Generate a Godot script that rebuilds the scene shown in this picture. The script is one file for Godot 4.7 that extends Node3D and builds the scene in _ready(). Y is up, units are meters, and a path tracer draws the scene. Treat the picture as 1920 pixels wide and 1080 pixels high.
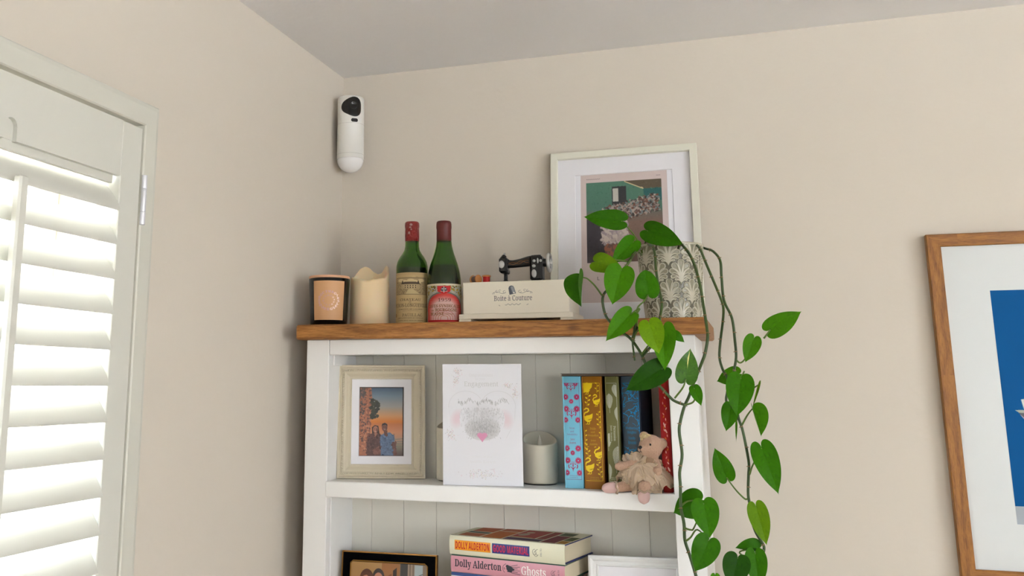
extends Node3D
# A corner of a living room: a white bookcase with an oak top, a shuttered window on the left wall, a trailing pothos.

func V(x: float, y: float, z: float) -> Vector3:
	return Vector3(x, y, z)

func _ready() -> void:
	# ---- camera ----
	var cam := Camera3D.new()
	cam.name = "camera"
	cam.projection = Camera3D.PROJECTION_FRUSTUM
	cam.near = 0.1
	cam.far = 60.0
	var f := 1831.389
	cam.size = 2.0 * 0.1 * 540.0 / f
	cam.frustum_offset = Vector2(0.1 * (960.0 - 758.694) / f, 0.1 * (347.969 - 540.0) / f)
	add_child(cam)
	cam.position = V(0.99788, 1.63977, 2.31738)
	cam.rotation = Vector3(deg_to_rad(11.58587), deg_to_rad(19.56032), deg_to_rad(0.15619))
	cam.current = true
	# ---- sky, exposure ----
	var we := WorldEnvironment.new()
	we.name = "environment"
	var e := Environment.new()
	e.background_mode = Environment.BG_SKY
	var sm := ProceduralSkyMaterial.new()
	sm.sky_top_color = Color(0.80, 0.87, 0.96)
	sm.sky_horizon_color = Color(0.95, 0.97, 1.0)
	sm.ground_bottom_color = Color(0.55, 0.55, 0.52)
	sm.ground_horizon_color = Color(0.75, 0.75, 0.72)
	sm.sky_curve = 0.25
	var sky := Sky.new()
	sky.sky_material = sm
	e.sky = sky
	e.background_energy_multiplier = 9.0
	e.tonemap_mode = Environment.TONE_MAPPER_LINEAR
	e.tonemap_exposure = 1.85
	e.sdfgi_enabled = true
	e.ssao_enabled = true
	e.ssil_enabled = true
	we.environment = e
	add_child(we)
	# ---- sun: out of view behind the house, lights the pale ground that bounces into the room ----
	var sun := DirectionalLight3D.new()
	sun.name = "sun"
	sun.light_color = Color(0.98, 0.98, 1.0)
	sun.light_energy = 15.5
	sun.light_angular_distance = 0.6
	sun.shadow_enabled = true
	sun.rotation = Vector3(deg_to_rad(-58), PI, 0)
	add_child(sun)
	make_materials()
	build_room()
	build_shutter()
	build_bookcase()
	build_top_items()
	build_art()
	build_shelf_items()
	build_bear()
	build_lower_items()
	build_plant()

# ============================ helpers: names and nodes ============================
var used := {}

func numbered(called: String, parent: Node) -> String:
	var key := str(parent.get_instance_id()) + called
	used[key] = used.get(key, 0) + 1
	return called if used[key] == 1 else "%s_%03d" % [called, used[key] - 1]

func thing(called: String, label: String, category: String, at := Vector3.ZERO, turn := 0.0, group := "") -> Node3D:
	var o := Node3D.new()
	o.name = numbered(called, self)
	add_child(o, true)
	o.position = at
	o.rotation.y = turn
	tag(o, label, category, group)
	return o

func tag(o: Node, label: String, category: String, group := "") -> void:
	o.set_meta("label", label)
	o.set_meta("category", category)
	if group != "":
		o.set_meta("group", group)

func obj(called: String, st: SurfaceTool, m: Material, parent: Node = null, at := Vector3.ZERO) -> MeshInstance3D:
	if parent == null:
		parent = self
	st.generate_normals()
	var o := MeshInstance3D.new()
	o.mesh = st.commit()
	o.material_override = m
	o.name = numbered(called, parent)
	o.cast_shadow = GeometryInstance3D.SHADOW_CASTING_SETTING_ON
	parent.add_child(o, true)
	o.position = at
	return o

func struct(called: String, st: SurfaceTool, m: Material, parent: Node = null, label := "") -> MeshInstance3D:
	var o := obj(called, st, m, parent)
	if parent == null:
		o.set_meta("kind", "structure")
		if label != "":
			o.set_meta("label", label)
	return o

# ============================ helpers: shapes ============================
func mb(smooth := false) -> SurfaceTool:
	var st := SurfaceTool.new()
	st.begin(Mesh.PRIMITIVE_TRIANGLES)
	st.set_smooth_group(0 if smooth else -1)
	return st

func tri(st: SurfaceTool, a: Vector3, b: Vector3, c: Vector3, ua := Vector2.ZERO, ub := Vector2.ZERO, uc := Vector2.ZERO) -> void:
	# given counter-clockwise from outside, stored clockwise
	st.set_uv(ua)
	st.add_vertex(a)
	st.set_uv(uc)
	st.add_vertex(c)
	st.set_uv(ub)
	st.add_vertex(b)

func quad(st: SurfaceTool, a: Vector3, b: Vector3, c: Vector3, d: Vector3, ua := Vector2(0, 1), ub := Vector2(1, 1), uc := Vector2(1, 0), ud := Vector2(0, 0)) -> void:
	tri(st, a, b, c, ua, ub, uc)
	tri(st, a, c, d, ua, uc, ud)

func box(st: SurfaceTool, c: Vector3, s: Vector3, bev := 0.0, basis := Basis.IDENTITY) -> void:
	# chamfered box; uv in metres, u along the longest side
	var h := s / 2.0
	bev = minf(bev, minf(h.x, minf(h.y, h.z)) * 0.9)
	var longest := s.max_axis_index()
	var off := Vector2(fmod(absf(c.x * 3.7 + c.y * 1.3), 1.0), fmod(absf(c.y * 5.1 + c.z * 2.3), 1.0))
	var face := func(pts: Array) -> void:
		var n: Vector3 = (pts[1] - pts[0]).cross(pts[2] - pts[0])
		var mid: Vector3 = Vector3.ZERO
		for p in pts:
			mid += p
		if n.dot(mid) < 0:
			pts.reverse()
			n = -n
		var na := n.abs().max_axis_index()
		var u_ax := longest
		if na == longest:
			u_ax = (longest + 1) % 3
		var v_ax := 3 - na - u_ax
		var uvs := []
		for p in pts:
			uvs.append(Vector2(p[u_ax], p[v_ax]) + off)
		for i in range(1, pts.size() - 1):
			tri(st, c + basis * pts[0], c + basis * pts[i], c + basis * pts[i + 1], uvs[0], uvs[i], uvs[i + 1])
	for ax in 3:
		var b1: int = (ax + 1) % 3
		var b2: int = (ax + 2) % 3
		for sg in [-1.0, 1.0]:
			var pts := []
			for k in [[-1, -1], [1, -1], [1, 1], [-1, 1]]:
				var p := Vector3.ZERO
				p[ax] = sg * h[ax]
				p[b1] = k[0] * (h[b1] - bev)
				p[b2] = k[1] * (h[b2] - bev)
				pts.append(p)
			face.call(pts)
		if bev > 0.0:
			for s1 in [-1.0, 1.0]:
				for s2 in [-1.0, 1.0]:
					var pts2 := []
					for k in [[-1, 0], [1, 0], [1, 1], [-1, 1]]:
						var p2 := Vector3.ZERO
						p2[ax] = k[0] * (h[ax] - bev)
						p2[b1] = s1 * (h[b1] - (bev if k[1] == 1 else 0.0))
						p2[b2] = s2 * (h[b2] - (0.0 if k[1] == 1 else bev))
						pts2.append(p2)
					face.call(pts2)
	if bev > 0.0:
		for sx in [-1.0, 1.0]:
			for sy in [-1.0, 1.0]:
				for sz in [-1.0, 1.0]:
					face.call([V(sx * h.x, sy * (h.y - bev), sz * (h.z - bev)), V(sx * (h.x - bev), sy * h.y, sz * (h.z - bev)), V(sx * (h.x - bev), sy * (h.y - bev), sz * h.z)])

func span_box(st: SurfaceTool, a: Vector3, b: Vector3, bev := 0.0) -> void:
	box(st, (a + b) / 2.0, (b - a).abs(), bev)

func lathe(st: SurfaceTool, prof: Array, seg := 40, xf := Transform3D.IDENTITY) -> void:
	# profile of Vector2(radius, height) from bottom to top on the outside
	for i in prof.size() - 1:
		var p: Vector2 = prof[i]
		var q: Vector2 = prof[i + 1]
		for k in seg:
			var a0 := TAU * k / seg
			var a1 := TAU * (k + 1) / seg
			var P := func(r: Vector2, a: float) -> Vector3: return xf * V(r.x * cos(a), r.y, -r.x * sin(a))
			var u0 := float(k) / seg
			var u1 := float(k + 1) / seg
			var v0 := 1.0 - float(i) / (prof.size() - 1)
			var v1 := 1.0 - float(i + 1) / (prof.size() - 1)
			if p.x < 1e-6:
				tri(st, P.call(p, a0), P.call(q, a1), P.call(q, a0), Vector2(u0, v0), Vector2(u1, v1), Vector2(u0, v1))
			elif q.x < 1e-6:
				tri(st, P.call(p, a0), P.call(p, a1), P.call(q, a0), Vector2(u0, v0), Vector2(u1, v0), Vector2(u0, v1))
			else:
				quad(st, P.call(p, a0), P.call(p, a1), P.call(q, a1), P.call(q, a0), Vector2(u0, v0), Vector2(u1, v0), Vector2(u1, v1), Vector2(u0, v1))

func smooth_path(pts: Array, sub := 4) -> Array:
	var out := []
	for i in pts.size() - 1:
		var a: Vector3 = pts[i]
		var b: Vector3 = pts[i + 1]
		var pre: Vector3 = pts[i - 1] if i > 0 else a - (b - a)
		var post: Vector3 = pts[i + 2] if i + 2 < pts.size() else b + (b - a)
		for k in sub:
			out.append(a.cubic_interpolate(b, pre, post, float(k) / sub))
	out.append(pts[-1])
	return out

func tube(st: SurfaceTool, pts: Array, radii, seg := 8, flat := 1.0) -> void:
	# radii: a number or one per point; closed ends
	var n := pts.size()
	var prev := Vector3.ZERO
	var rings := []
	for i in n:
		var d: Vector3 = (pts[mini(i + 1, n - 1)] - pts[maxi(i - 1, 0)]).normalized()
		if prev == Vector3.ZERO:
			prev = d.cross(V(0.31, 0.12, 0.94)).normalized()
		prev = (prev - d * prev.dot(d)).normalized()
		var s := d.cross(prev)
		var r: float = radii[i] if radii is Array else radii
		var ring := []
		for k in seg:
			var a := TAU * k / seg
			ring.append(pts[i] + prev * cos(a) * r + s * sin(a) * r * flat)
		rings.append(ring)
	for i in n - 1:
		for k in seg:
			var k1 := (k + 1) % seg
			quad(st, rings[i][k], rings[i][k1], rings[i + 1][k1], rings[i + 1][k], Vector2(float(i), 0), Vector2(float(i), 1), Vector2(float(i + 1), 1), Vector2(float(i + 1), 0))
	for k in seg:
		var k1 := (k + 1) % seg
		tri(st, pts[0], rings[0][k1], rings[0][k])
		tri(st, pts[-1], rings[-1][k], rings[-1][k1])

func ball(st: SurfaceTool, c: Vector3, r: Vector3, seg := 14) -> void:
	var prof := []
	for i in 9:
		var a := -PI / 2 + PI * i / 8.0
		prof.append(Vector2(maxf(cos(a), 0.0) if i > 0 and i < 8 else 0.0, sin(a)))
	lathe(st, prof, seg, Transform3D(Basis.from_scale(r), c))

func extrude(st: SurfaceTool, poly: PackedVector2Array, depth: float, xf := Transform3D.IDENTITY) -> void:
	# outline in the xy plane, extruded along z from -depth/2 to +depth/2
	if not Geometry2D.is_polygon_clockwise(poly):
		pass
	else:
		poly = poly.duplicate()
		poly.reverse()
	var t := Geometry2D.triangulate_polygon(poly)
	var h := depth / 2.0
	for i in range(0, t.size(), 3):
		var a := poly[t[i]]
		var b := poly[t[i + 1]]
		var c := poly[t[i + 2]]
		if (b - a).cross(c - a) < 0:
			var sw := b
			b = c
			c = sw
		tri(st, xf * V(a.x, a.y, h), xf * V(b.x, b.y, h), xf * V(c.x, c.y, h), a, b, c)
		tri(st, xf * V(a.x, a.y, -h), xf * V(c.x, c.y, -h), xf * V(b.x, b.y, -h), a, c, b)
	for i in poly.size():
		var a := poly[i]
		var b := poly[(i + 1) % poly.size()]
		quad(st, xf * V(a.x, a.y, -h), xf * V(b.x, b.y, -h), xf * V(b.x, b.y, h), xf * V(a.x, a.y, h))

func frame_side(st: SurfaceTool, w: float, h: float, prof: Array, side: int) -> void:
	# one mitred side of a rectangular frame centred on the origin, facing +z; profile of Vector2(inset, height)
	var corner := func(i: int, ins: float, z: float) -> Vector3:
		var sx: float = [-1, 1, 1, -1][i % 4]
		var sy: float = [-1, -1, 1, 1][i % 4]
		return V(sx * (w / 2 - ins), sy * (h / 2 - ins), z)
	for k in prof.size():
		var p: Vector2 = prof[k]
		var q: Vector2 = prof[(k + 1) % prof.size()]
		var a: Vector3 = corner.call(side, p.x, p.y)
		var b: Vector3 = corner.call(side + 1, p.x, p.y)
		var c: Vector3 = corner.call(side + 1, q.x, q.y)
		var d: Vector3 = corner.call(side, q.x, q.y)
		var l := a.distance_to(b)
		var vv := p.x + p.y
		var vq := q.x + q.y
		var o := side * 0.37
		quad(st, a, b, c, d, Vector2(o, vv + o), Vector2(o + l, vv + o), Vector2(o + l - absf(q.x - p.x), vq + o), Vector2(o + absf(q.x - p.x), vq + o))

func frame_all(st: SurfaceTool, w: float, h: float, prof: Array) -> void:
	for s in 4:
		frame_side(st, w, h, prof, s)

func panel(st: SurfaceTool, w: float, h: float, z: float, cx := 0.0, cy := 0.0) -> void:
	quad(st, V(cx - w / 2, cy - h / 2, z), V(cx + w / 2, cy - h / 2, z), V(cx + w / 2, cy + h / 2, z), V(cx - w / 2, cy + h / 2, z))

func label_patch(st: SurfaceTool, r0: float, r1: float, y0: float, y1: float, mid: float, half: float, seg := 20) -> void:
	# a label bent round an upright cylinder (r0 at the bottom, r1 at the top); mid is its angle from +z towards +x
	for k in seg:
		var a0 := mid - half + 2 * half * k / seg
		var a1 := mid - half + 2 * half * (k + 1) / seg
		var u0 := float(k) / seg
		var u1 := float(k + 1) / seg
		quad(st, V(r0 * sin(a0), y0, r0 * cos(a0)), V(r0 * sin(a1), y0, r0 * cos(a1)), V(r1 * sin(a1), y1, r1 * cos(a1)), V(r1 * sin(a0), y1, r1 * cos(a0)), Vector2(u0, 1), Vector2(u1, 1), Vector2(u1, 0), Vector2(u0, 0))

func sdf_mesh(st: SurfaceTool, lo: Vector3, hi: Vector3, cell: float, f: Callable) -> void:
	# surface nets
	var n := Vector3i(((hi - lo) / cell).ceil()) + Vector3i.ONE
	var val := PackedFloat32Array()
	val.resize(n.x * n.y * n.z)
	for z in n.z:
		for y in n.y:
			for x in n.x:
				val[(z * n.y + y) * n.x + x] = f.call(lo + V(x, y, z) * cell)
	var at := {}
	var corners := [Vector3i(0, 0, 0), Vector3i(1, 0, 0), Vector3i(0, 1, 0), Vector3i(1, 1, 0), Vector3i(0, 0, 1), Vector3i(1, 0, 1), Vector3i(0, 1, 1), Vector3i(1, 1, 1)]
	var edges := [[0, 1], [2, 3], [4, 5], [6, 7], [0, 2], [1, 3], [4, 6], [5, 7], [0, 4], [1, 5], [2, 6], [3, 7]]
	for z in n.z - 1:
		for y in n.y - 1:
			for x in n.x - 1:
				var v := []
				var neg := 0
				for c in corners:
					var q: float = val[((z + c.z) * n.y + y + c.y) * n.x + x + c.x]
					v.append(q)
					if q < 0:
						neg += 1
				if neg == 0 or neg == 8:
					continue
				var sum := Vector3.ZERO
				var cnt := 0
				for ed in edges:
					var a: float = v[ed[0]]
					var b: float = v[ed[1]]
					if (a < 0) != (b < 0):
						sum += Vector3(corners[ed[0]]).lerp(Vector3(corners[ed[1]]), a / (a - b))
						cnt += 1
				at[Vector3i(x, y, z)] = lo + (V(x, y, z) + sum / cnt) * cell
	for key in at:
		var k: Vector3i = key
		for ax in 3:
			var d := Vector3i.ZERO
			d[ax] = 1
			var k2 := k + d
			var a: float = val[(k.z * n.y + k.y) * n.x + k.x]
			var b: float = val[(k2.z * n.y + k2.y) * n.x + k2.x]
			if (a < 0) == (b < 0):
				continue
			var e1 := Vector3i.ZERO
			var e2 := Vector3i.ZERO
			e1[(ax + 1) % 3] = 1
			e2[(ax + 2) % 3] = 1
			if not (at.has(k - e1) and at.has(k - e2) and at.has(k - e1 - e2)):
				continue
			var p0: Vector3 = at[k - e1 - e2]
			var p1: Vector3 = at[k - e2]
			var p2: Vector3 = at[k]
			var p3: Vector3 = at[k - e1]
			if a < 0:
				quad(st, p0, p1, p2, p3)
			else:
				quad(st, p0, p3, p2, p1)

# ============================ helpers: flat print ============================
class Sheet:
	# a small canvas for print; drawn at twice its size and then reduced
	var im: Image
	var s := 2.0
	static var fonts := {}

	func _init(w: int, h: int, c: Color) -> void:
		im = Image.create(w * 2, h * 2, false, Image.FORMAT_RGB8)
		im.fill(c)

	func rect(x: float, y: float, w: float, h: float, c: Color) -> void:
		im.fill_rect(Rect2i(roundi(x * s), roundi(y * s), maxi(1, roundi(w * s)), maxi(1, roundi(h * s))), c)

	func poly(pts: Array, c: Color) -> void:
		raw(pts.map(func(p): return p * s), c)

	func raw(pts: Array, c: Color) -> void:
		var lo := 1e9
		var hi := -1e9
		for p in pts:
			lo = minf(lo, p.y)
			hi = maxf(hi, p.y)
		for y in range(maxi(0, floori(lo)), mini(im.get_height(), ceili(hi) + 1)):
			var xs := []
			var yy := y + 0.5
			for i in pts.size():
				var a: Vector2 = pts[i]
				var b: Vector2 = pts[(i + 1) % pts.size()]
				if (a.y <= yy) != (b.y <= yy):
					xs.append(a.x + (b.x - a.x) * (yy - a.y) / (b.y - a.y))
			xs.sort()
			for i in range(0, xs.size() - 1, 2):
				var x0 := roundi(xs[i])
				var x1 := roundi(xs[i + 1])
				if x1 > x0:
					im.fill_rect(Rect2i(x0, y, x1 - x0, 1), c)

	func ell(x: float, y: float, rx: float, ry: float, c: Color, turn := 0.0) -> void:
		var pts := []
		for k in 20:
			var a := TAU * k / 20
			pts.append(Vector2(x, y) + Vector2(rx * cos(a), ry * sin(a)).rotated(turn))
		poly(pts, c)

	func line(pts: Array, w: float, c: Color) -> void:
		for i in pts.size() - 1:
			var a: Vector2 = pts[i]
			var b: Vector2 = pts[i + 1]
			var n := (b - a).orthogonal().normalized() * w / 2
			poly([a + n, b + n, b - n, a - n], c)
			if w > 1.2:
				ell(b.x, b.y, w / 2, w / 2, c)

	func arc(x: float, y: float, rx: float, ry: float, a0: float, a1: float, w: float, c: Color) -> void:
		var pts := []
		for k in 17:
			var a := lerpf(a0, a1, k / 16.0)
			pts.append(Vector2(x + rx * cos(a), y + ry * sin(a)))
		line(pts, w, c)

	func frame(x: float, y: float, w: float, h: float, t: float, c: Color) -> void:
		rect(x, y, w, t, c)
		rect(x, y + h - t, w, t, c)
		rect(x, y, t, h, c)
		rect(x + w - t, y, t, h, c)

	func text(words: String, face: String, x: float, y: float, w: float, h: float, c: Color, turn := 0.0, bold := false) -> void:
		# fitted into the rectangle whose top left is x, y (turned about that corner)
		var key := face + str(bold)
		if not fonts.has(key):
			var sf := SystemFont.new()
			sf.font_names = PackedStringArray([face])
			sf.font_weight = 700 if bold else 400
			fonts[key] = sf
		var tm := TextMesh.new()
		tm.font = fonts[key]
		tm.text = words
		tm.font_size = 48
		tm.pixel_size = 0.02
		tm.depth = 0.0
		var arr := tm.get_mesh_arrays()
		var vs: PackedVector3Array = arr[Mesh.ARRAY_VERTEX]
		var ix: PackedInt32Array = arr[Mesh.ARRAY_INDEX] if arr[Mesh.ARRAY_INDEX] != null else PackedInt32Array(range(vs.size()))
		var lo := Vector2(1e9, 1e9)
		var hi := -lo
		for v in vs:
			lo = lo.min(Vector2(v.x, -v.y))
			hi = hi.max(Vector2(v.x, -v.y))
		var put := func(v: Vector3) -> Vector2:
			var p := (Vector2(v.x, -v.y) - lo) / (hi - lo) * Vector2(w, h)
			return (Vector2(x, y) + p.rotated(turn)) * s
		for i in range(0, ix.size(), 3):
			raw([put.call(vs[ix[i]]), put.call(vs[ix[i + 1]]), put.call(vs[ix[i + 2]])], c)

	func soften(x: int, y: int, w: int, h: int, by: int) -> void:
		# paint-like blur of one part of the sheet
		var r := Rect2i(x * 2, y * 2, w * 2, h * 2)
		var part := im.get_region(r)
		part.resize(w * 2 / by, h * 2 / by, Image.INTERPOLATE_LANCZOS)
		part.resize(w * 2, h * 2, Image.INTERPOLATE_CUBIC)
		im.blit_rect(part, Rect2i(0, 0, w * 2, h * 2), r.position)

	func texture() -> ImageTexture:
		im.resize(int(im.get_width() / s), int(im.get_height() / s), Image.INTERPOLATE_TRILINEAR)
		return ImageTexture.create_from_image(im)

# ============================ materials ============================
var mat := {}

func M(c: Color, rough := 0.6, metal := 0.0, tex: Texture2D = null) -> StandardMaterial3D:
	var m := StandardMaterial3D.new()
	m.albedo_color = c
	m.roughness = rough
	m.metallic = metal
	if tex:
		m.albedo_texture = tex
	return m

func noise_tex(freq: float, size: int, normal := false, strength := 2.0, seed_ := 1, oct := 3) -> NoiseTexture2D:
	var n := FastNoiseLite.new()
	n.seed = seed_
	n.noise_type = FastNoiseLite.TYPE_SIMPLEX
	n.frequency = freq
	n.fractal_octaves = oct
	var t := NoiseTexture2D.new()
	t.width = size
	t.height = size
	t.seamless = true
	t.as_normal_map = normal
	t.bump_strength = strength
	t.noise = n
	return t

func oak(w: int, h: int, light: Color, dark: Color, seed_: int, knot := false) -> ImageTexture:
	var n1 := FastNoiseLite.new()
	n1.seed = seed_
	n1.frequency = 1.0
	n1.fractal_octaves = 3
	var n2 := FastNoiseLite.new()
	n2.seed = seed_ + 7
	n2.frequency = 1.0
	n2.fractal_octaves = 2
	var im := Image.create(w, h, false, Image.FORMAT_RGB8)
	for y in h:
		for x in w:
			var u := float(x) / 256.0
			var v := float(y) / 64.0
			var bend := n1.get_noise_2d(u * 0.5, v * 0.25) * 1.5
			if knot:
				var d := Vector2((x - w * 0.714) / 90.0, (y - h * 0.217) / 17.0)
				bend += 1.6 * exp(-d.length_squared() * 0.45) * signf(d.y + 0.01) * (0.4 + absf(d.y))
			var ring := 0.5 + 0.5 * sin((v * 2.6 + bend) * TAU)
			var fine := n2.get_noise_2d(u * 5.0, v * 34.0)
			var pore := maxf(0.0, n2.get_noise_2d(u * 9.0 + 40.0, v * 70.0 + 9.0) - 0.25)
			var t := clampf(0.30 + 0.34 * ring * ring + 0.42 * fine + 0.9 * pore + 0.25 * n1.get_noise_2d(u * 1.1 + 90.0, v * 0.9), 0.0, 1.0)
			if knot:
				var d2 := Vector2((x - w * 0.714) / 11.0, (y - h * 0.217) / 7.0)
				t = clampf(t + 0.7 * exp(-d2.length_squared()), 0.0, 1.0)
			im.set_pixel(x, y, light.lerp(dark, t))
	return ImageTexture.create_from_image(im)

func make_materials() -> void:
	var wall := M(Color(0.838, 0.800, 0.742), 0.85)
	wall.normal_enabled = true
	wall.normal_texture = noise_tex(0.05, 256, true, 3.0, 3)
	wall.normal_scale = 0.05
	wall.uv1_triplanar = true
	wall.uv1_world_triplanar = true
	wall.uv1_scale = V(2.2, 2.2, 2.2)
	mat.wall = wall
	var ceil_ := wall.duplicate()
	ceil_.albedo_color = Color(0.925, 0.92, 0.915)
	mat.ceiling = ceil_
	mat.floor = M(Color(0.86, 0.82, 0.76), 0.5, 0.0, oak(512, 256, Color(1, 0.95, 0.9), Color(0.75, 0.68, 0.6), 21))
	mat.floor.uv1_triplanar = true
	mat.floor.uv1_world_triplanar = true
	var bounce_ground := M(Color(0.76, 0.76, 0.75), 0.95)
	mat.bounce_ground = bounce_ground
	mat.shutter = M(Color(0.835, 0.828, 0.785), 0.42)
	mat.trim = M(Color(0.82, 0.81, 0.76), 0.45)
	mat.white_paint = M(Color(0.925, 0.92, 0.905), 0.42)
	mat.shaded_back_paint = M(Color(0.88, 0.865, 0.82), 0.5)  # bookcase white, darkened and warmed for the shade inside the compartments
	mat.oak_top = M(Color.WHITE, 0.5, 0.0, oak(1024, 128, Color(0.73, 0.50, 0.25), Color(0.44, 0.265, 0.095), 5, true))
	mat.oak_top.uv1_scale = V(1.0 / 0.9, 1.0 / 0.12, 1)
	mat.oak_top.uv1_offset = V(0.46, 0.10, 0)
	mat.oak_frame = M(Color.WHITE, 0.45, 0.0, oak(1024, 128, Color(0.68, 0.45, 0.17), Color(0.45, 0.27, 0.06), 11))
	mat.oak_frame.uv1_scale = V(1.0 / 0.7, 1.0 / 0.10, 1)
	var glass := M(Color(1, 1, 1, 0.03), 0.02)
	glass.transparency = BaseMaterial3D.TRANSPARENCY_ALPHA
	mat.pane = glass
	mat.hinge = M(Color(0.88, 0.88, 0.90), 0.3, 0.4)
	mat.black = M(Color(0.025, 0.025, 0.028), 0.35)
	mat.wax = M(Color(0.90, 0.80, 0.64), 0.55)
	mat.wax.subsurf_scatter_enabled = true
	mat.wax.subsurf_scatter_strength = 0.25
	mat.mount = M(Color(0.90, 0.89, 0.90), 0.8)
	mat.paper = M(Color(0.90, 0.86, 0.76), 0.9)

# ============================ the room ============================
func build_room() -> void:
	var rx := 4.4
	var rz := 4.8
	var ry := 2.45
	var t := 0.22
	var st := mb()
	span_box(st, V(-t, -0.15, -t), V(rx + t, 0.0, rz + t))
	struct("floor", st, mat.floor, null, "wooden floor of the living room")
	st = mb()
	span_box(st, V(-t, ry, -t), V(rx + t, ry + 0.15, rz + t))
	struct("ceiling", st, mat.ceiling, null, "plain pale grey painted ceiling")
	st = mb()
	span_box(st, V(-t, 0, -t), V(rx + t, ry, 0.0))
	struct("wall_back", st, mat.wall, null, "warm cream painted wall behind the bookcase")
	# left wall with the shuttered window opening
	var z0 := 0.9157
	var z1 := 2.15
	var y0 := 0.90
	var y1 := 2.0827
	st = mb()
	span_box(st, V(-t, 0, 0), V(0, ry, z0))
	span_box(st, V(-t, 0, z1), V(0, ry, rz + t))
	span_box(st, V(-t, 0, z0), V(0, y0, z1))
	span_box(st, V(-t, y1, z0), V(0, ry, z1))
	struct("wall_left", st, mat.wall, null, "warm cream painted wall with the shuttered window")
	# unseen wall behind the viewer and right wall, openings placed to light the room
	st = mb()
	span_box(st, V(0, 0, rz), V(2.4, ry, rz + t))
	span_box(st, V(3.6, 0, rz), V(rx + t, ry, rz + t))
	span_box(st, V(2.4, 2.2, rz), V(3.6, ry, rz + t))
	span_box(st, V(2.4, 0, rz), V(3.6, 0.95, rz + t))
	struct("wall_front", st, mat.wall)
	st = mb()
	span_box(st, V(rx, 0, 0), V(rx + t, ry, 1.9))
	span_box(st, V(rx, 0, 4.0), V(rx + t, ry, rz))
	span_box(st, V(rx, 2.2, 1.9), V(rx + t, ry, 4.0))
	span_box(st, V(rx, 0, 1.9), V(rx + t, 0.95, 4.0))
	struct("wall_right", st, mat.wall)
	# windows: frames and panes
	var win := func(called: String, o: Vector3, du: Vector3, w: float, h: float, bars: int) -> void:
		var s2 := mb()
		var b := 0.06
		var dep: Vector3 = du.cross(Vector3.UP).abs() * 0.06
		var bar := func(u0: float, v0: float, u1: float, v1: float) -> void:
			span_box(s2, o + du * u0 + V(0, v0, 0) - dep / 2, o + du * u1 + V(0, v1, 0) + dep / 2, 0.004)
		bar.call(0, 0, w, b)
		bar.call(0, h - b, w, h)
		bar.call(0, b, b, h - b)
		bar.call(w - b, b, w, h - b)
		for k in bars:
			var u: float = w * (k + 1) / (bars + 1)
			bar.call(u - b / 2, b, u + b / 2, h - b)
		var fr := struct(called, s2, mat.trim, null, "white window frame")
		for k in bars + 1:
			var u0: float = w * k / (bars + 1) + b / 2 - 0.002
			var u1: float = w * (k + 1) / (bars + 1) - b / 2 + 0.002
			var s3 := mb()
			quad(s3, o + du * u0 + V(0, b - 0.002, 0), o + du * u1 + V(0, b - 0.002, 0), o + du * u1 + V(0, h - b + 0.002, 0), o + du * u0 + V(0, h - b + 0.002, 0))
			obj("pane", s3, mat.pane, fr)
	win.call("window_1", V(-0.18, y0, z0), V(0, 0, 1), z1 - z0, y1 - y0, 0)
	win.call("unseen_window_2", V(2.4, 0.95, rz + 0.12), V(1, 0, 0), 1.200, 1.250, 2)  # out of view behind the viewer, placed to light the back wall and bookcase
	win.call("unseen_window_3", V(rx + 0.12, 0.95, 1.9), V(0, 0, 1), 2.100, 1.250, 1)  # out of view on the right, placed to light the left wall
	st = mb()
	span_box(st, V(-30, -0.5, -30), V(34, -0.35, 34))  # ground out of view, made pale to bounce daylight up through the windows
	struct("ground", st, mat.bounce_ground, null, "unseen pale ground outside that bounces daylight into the room")

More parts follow.
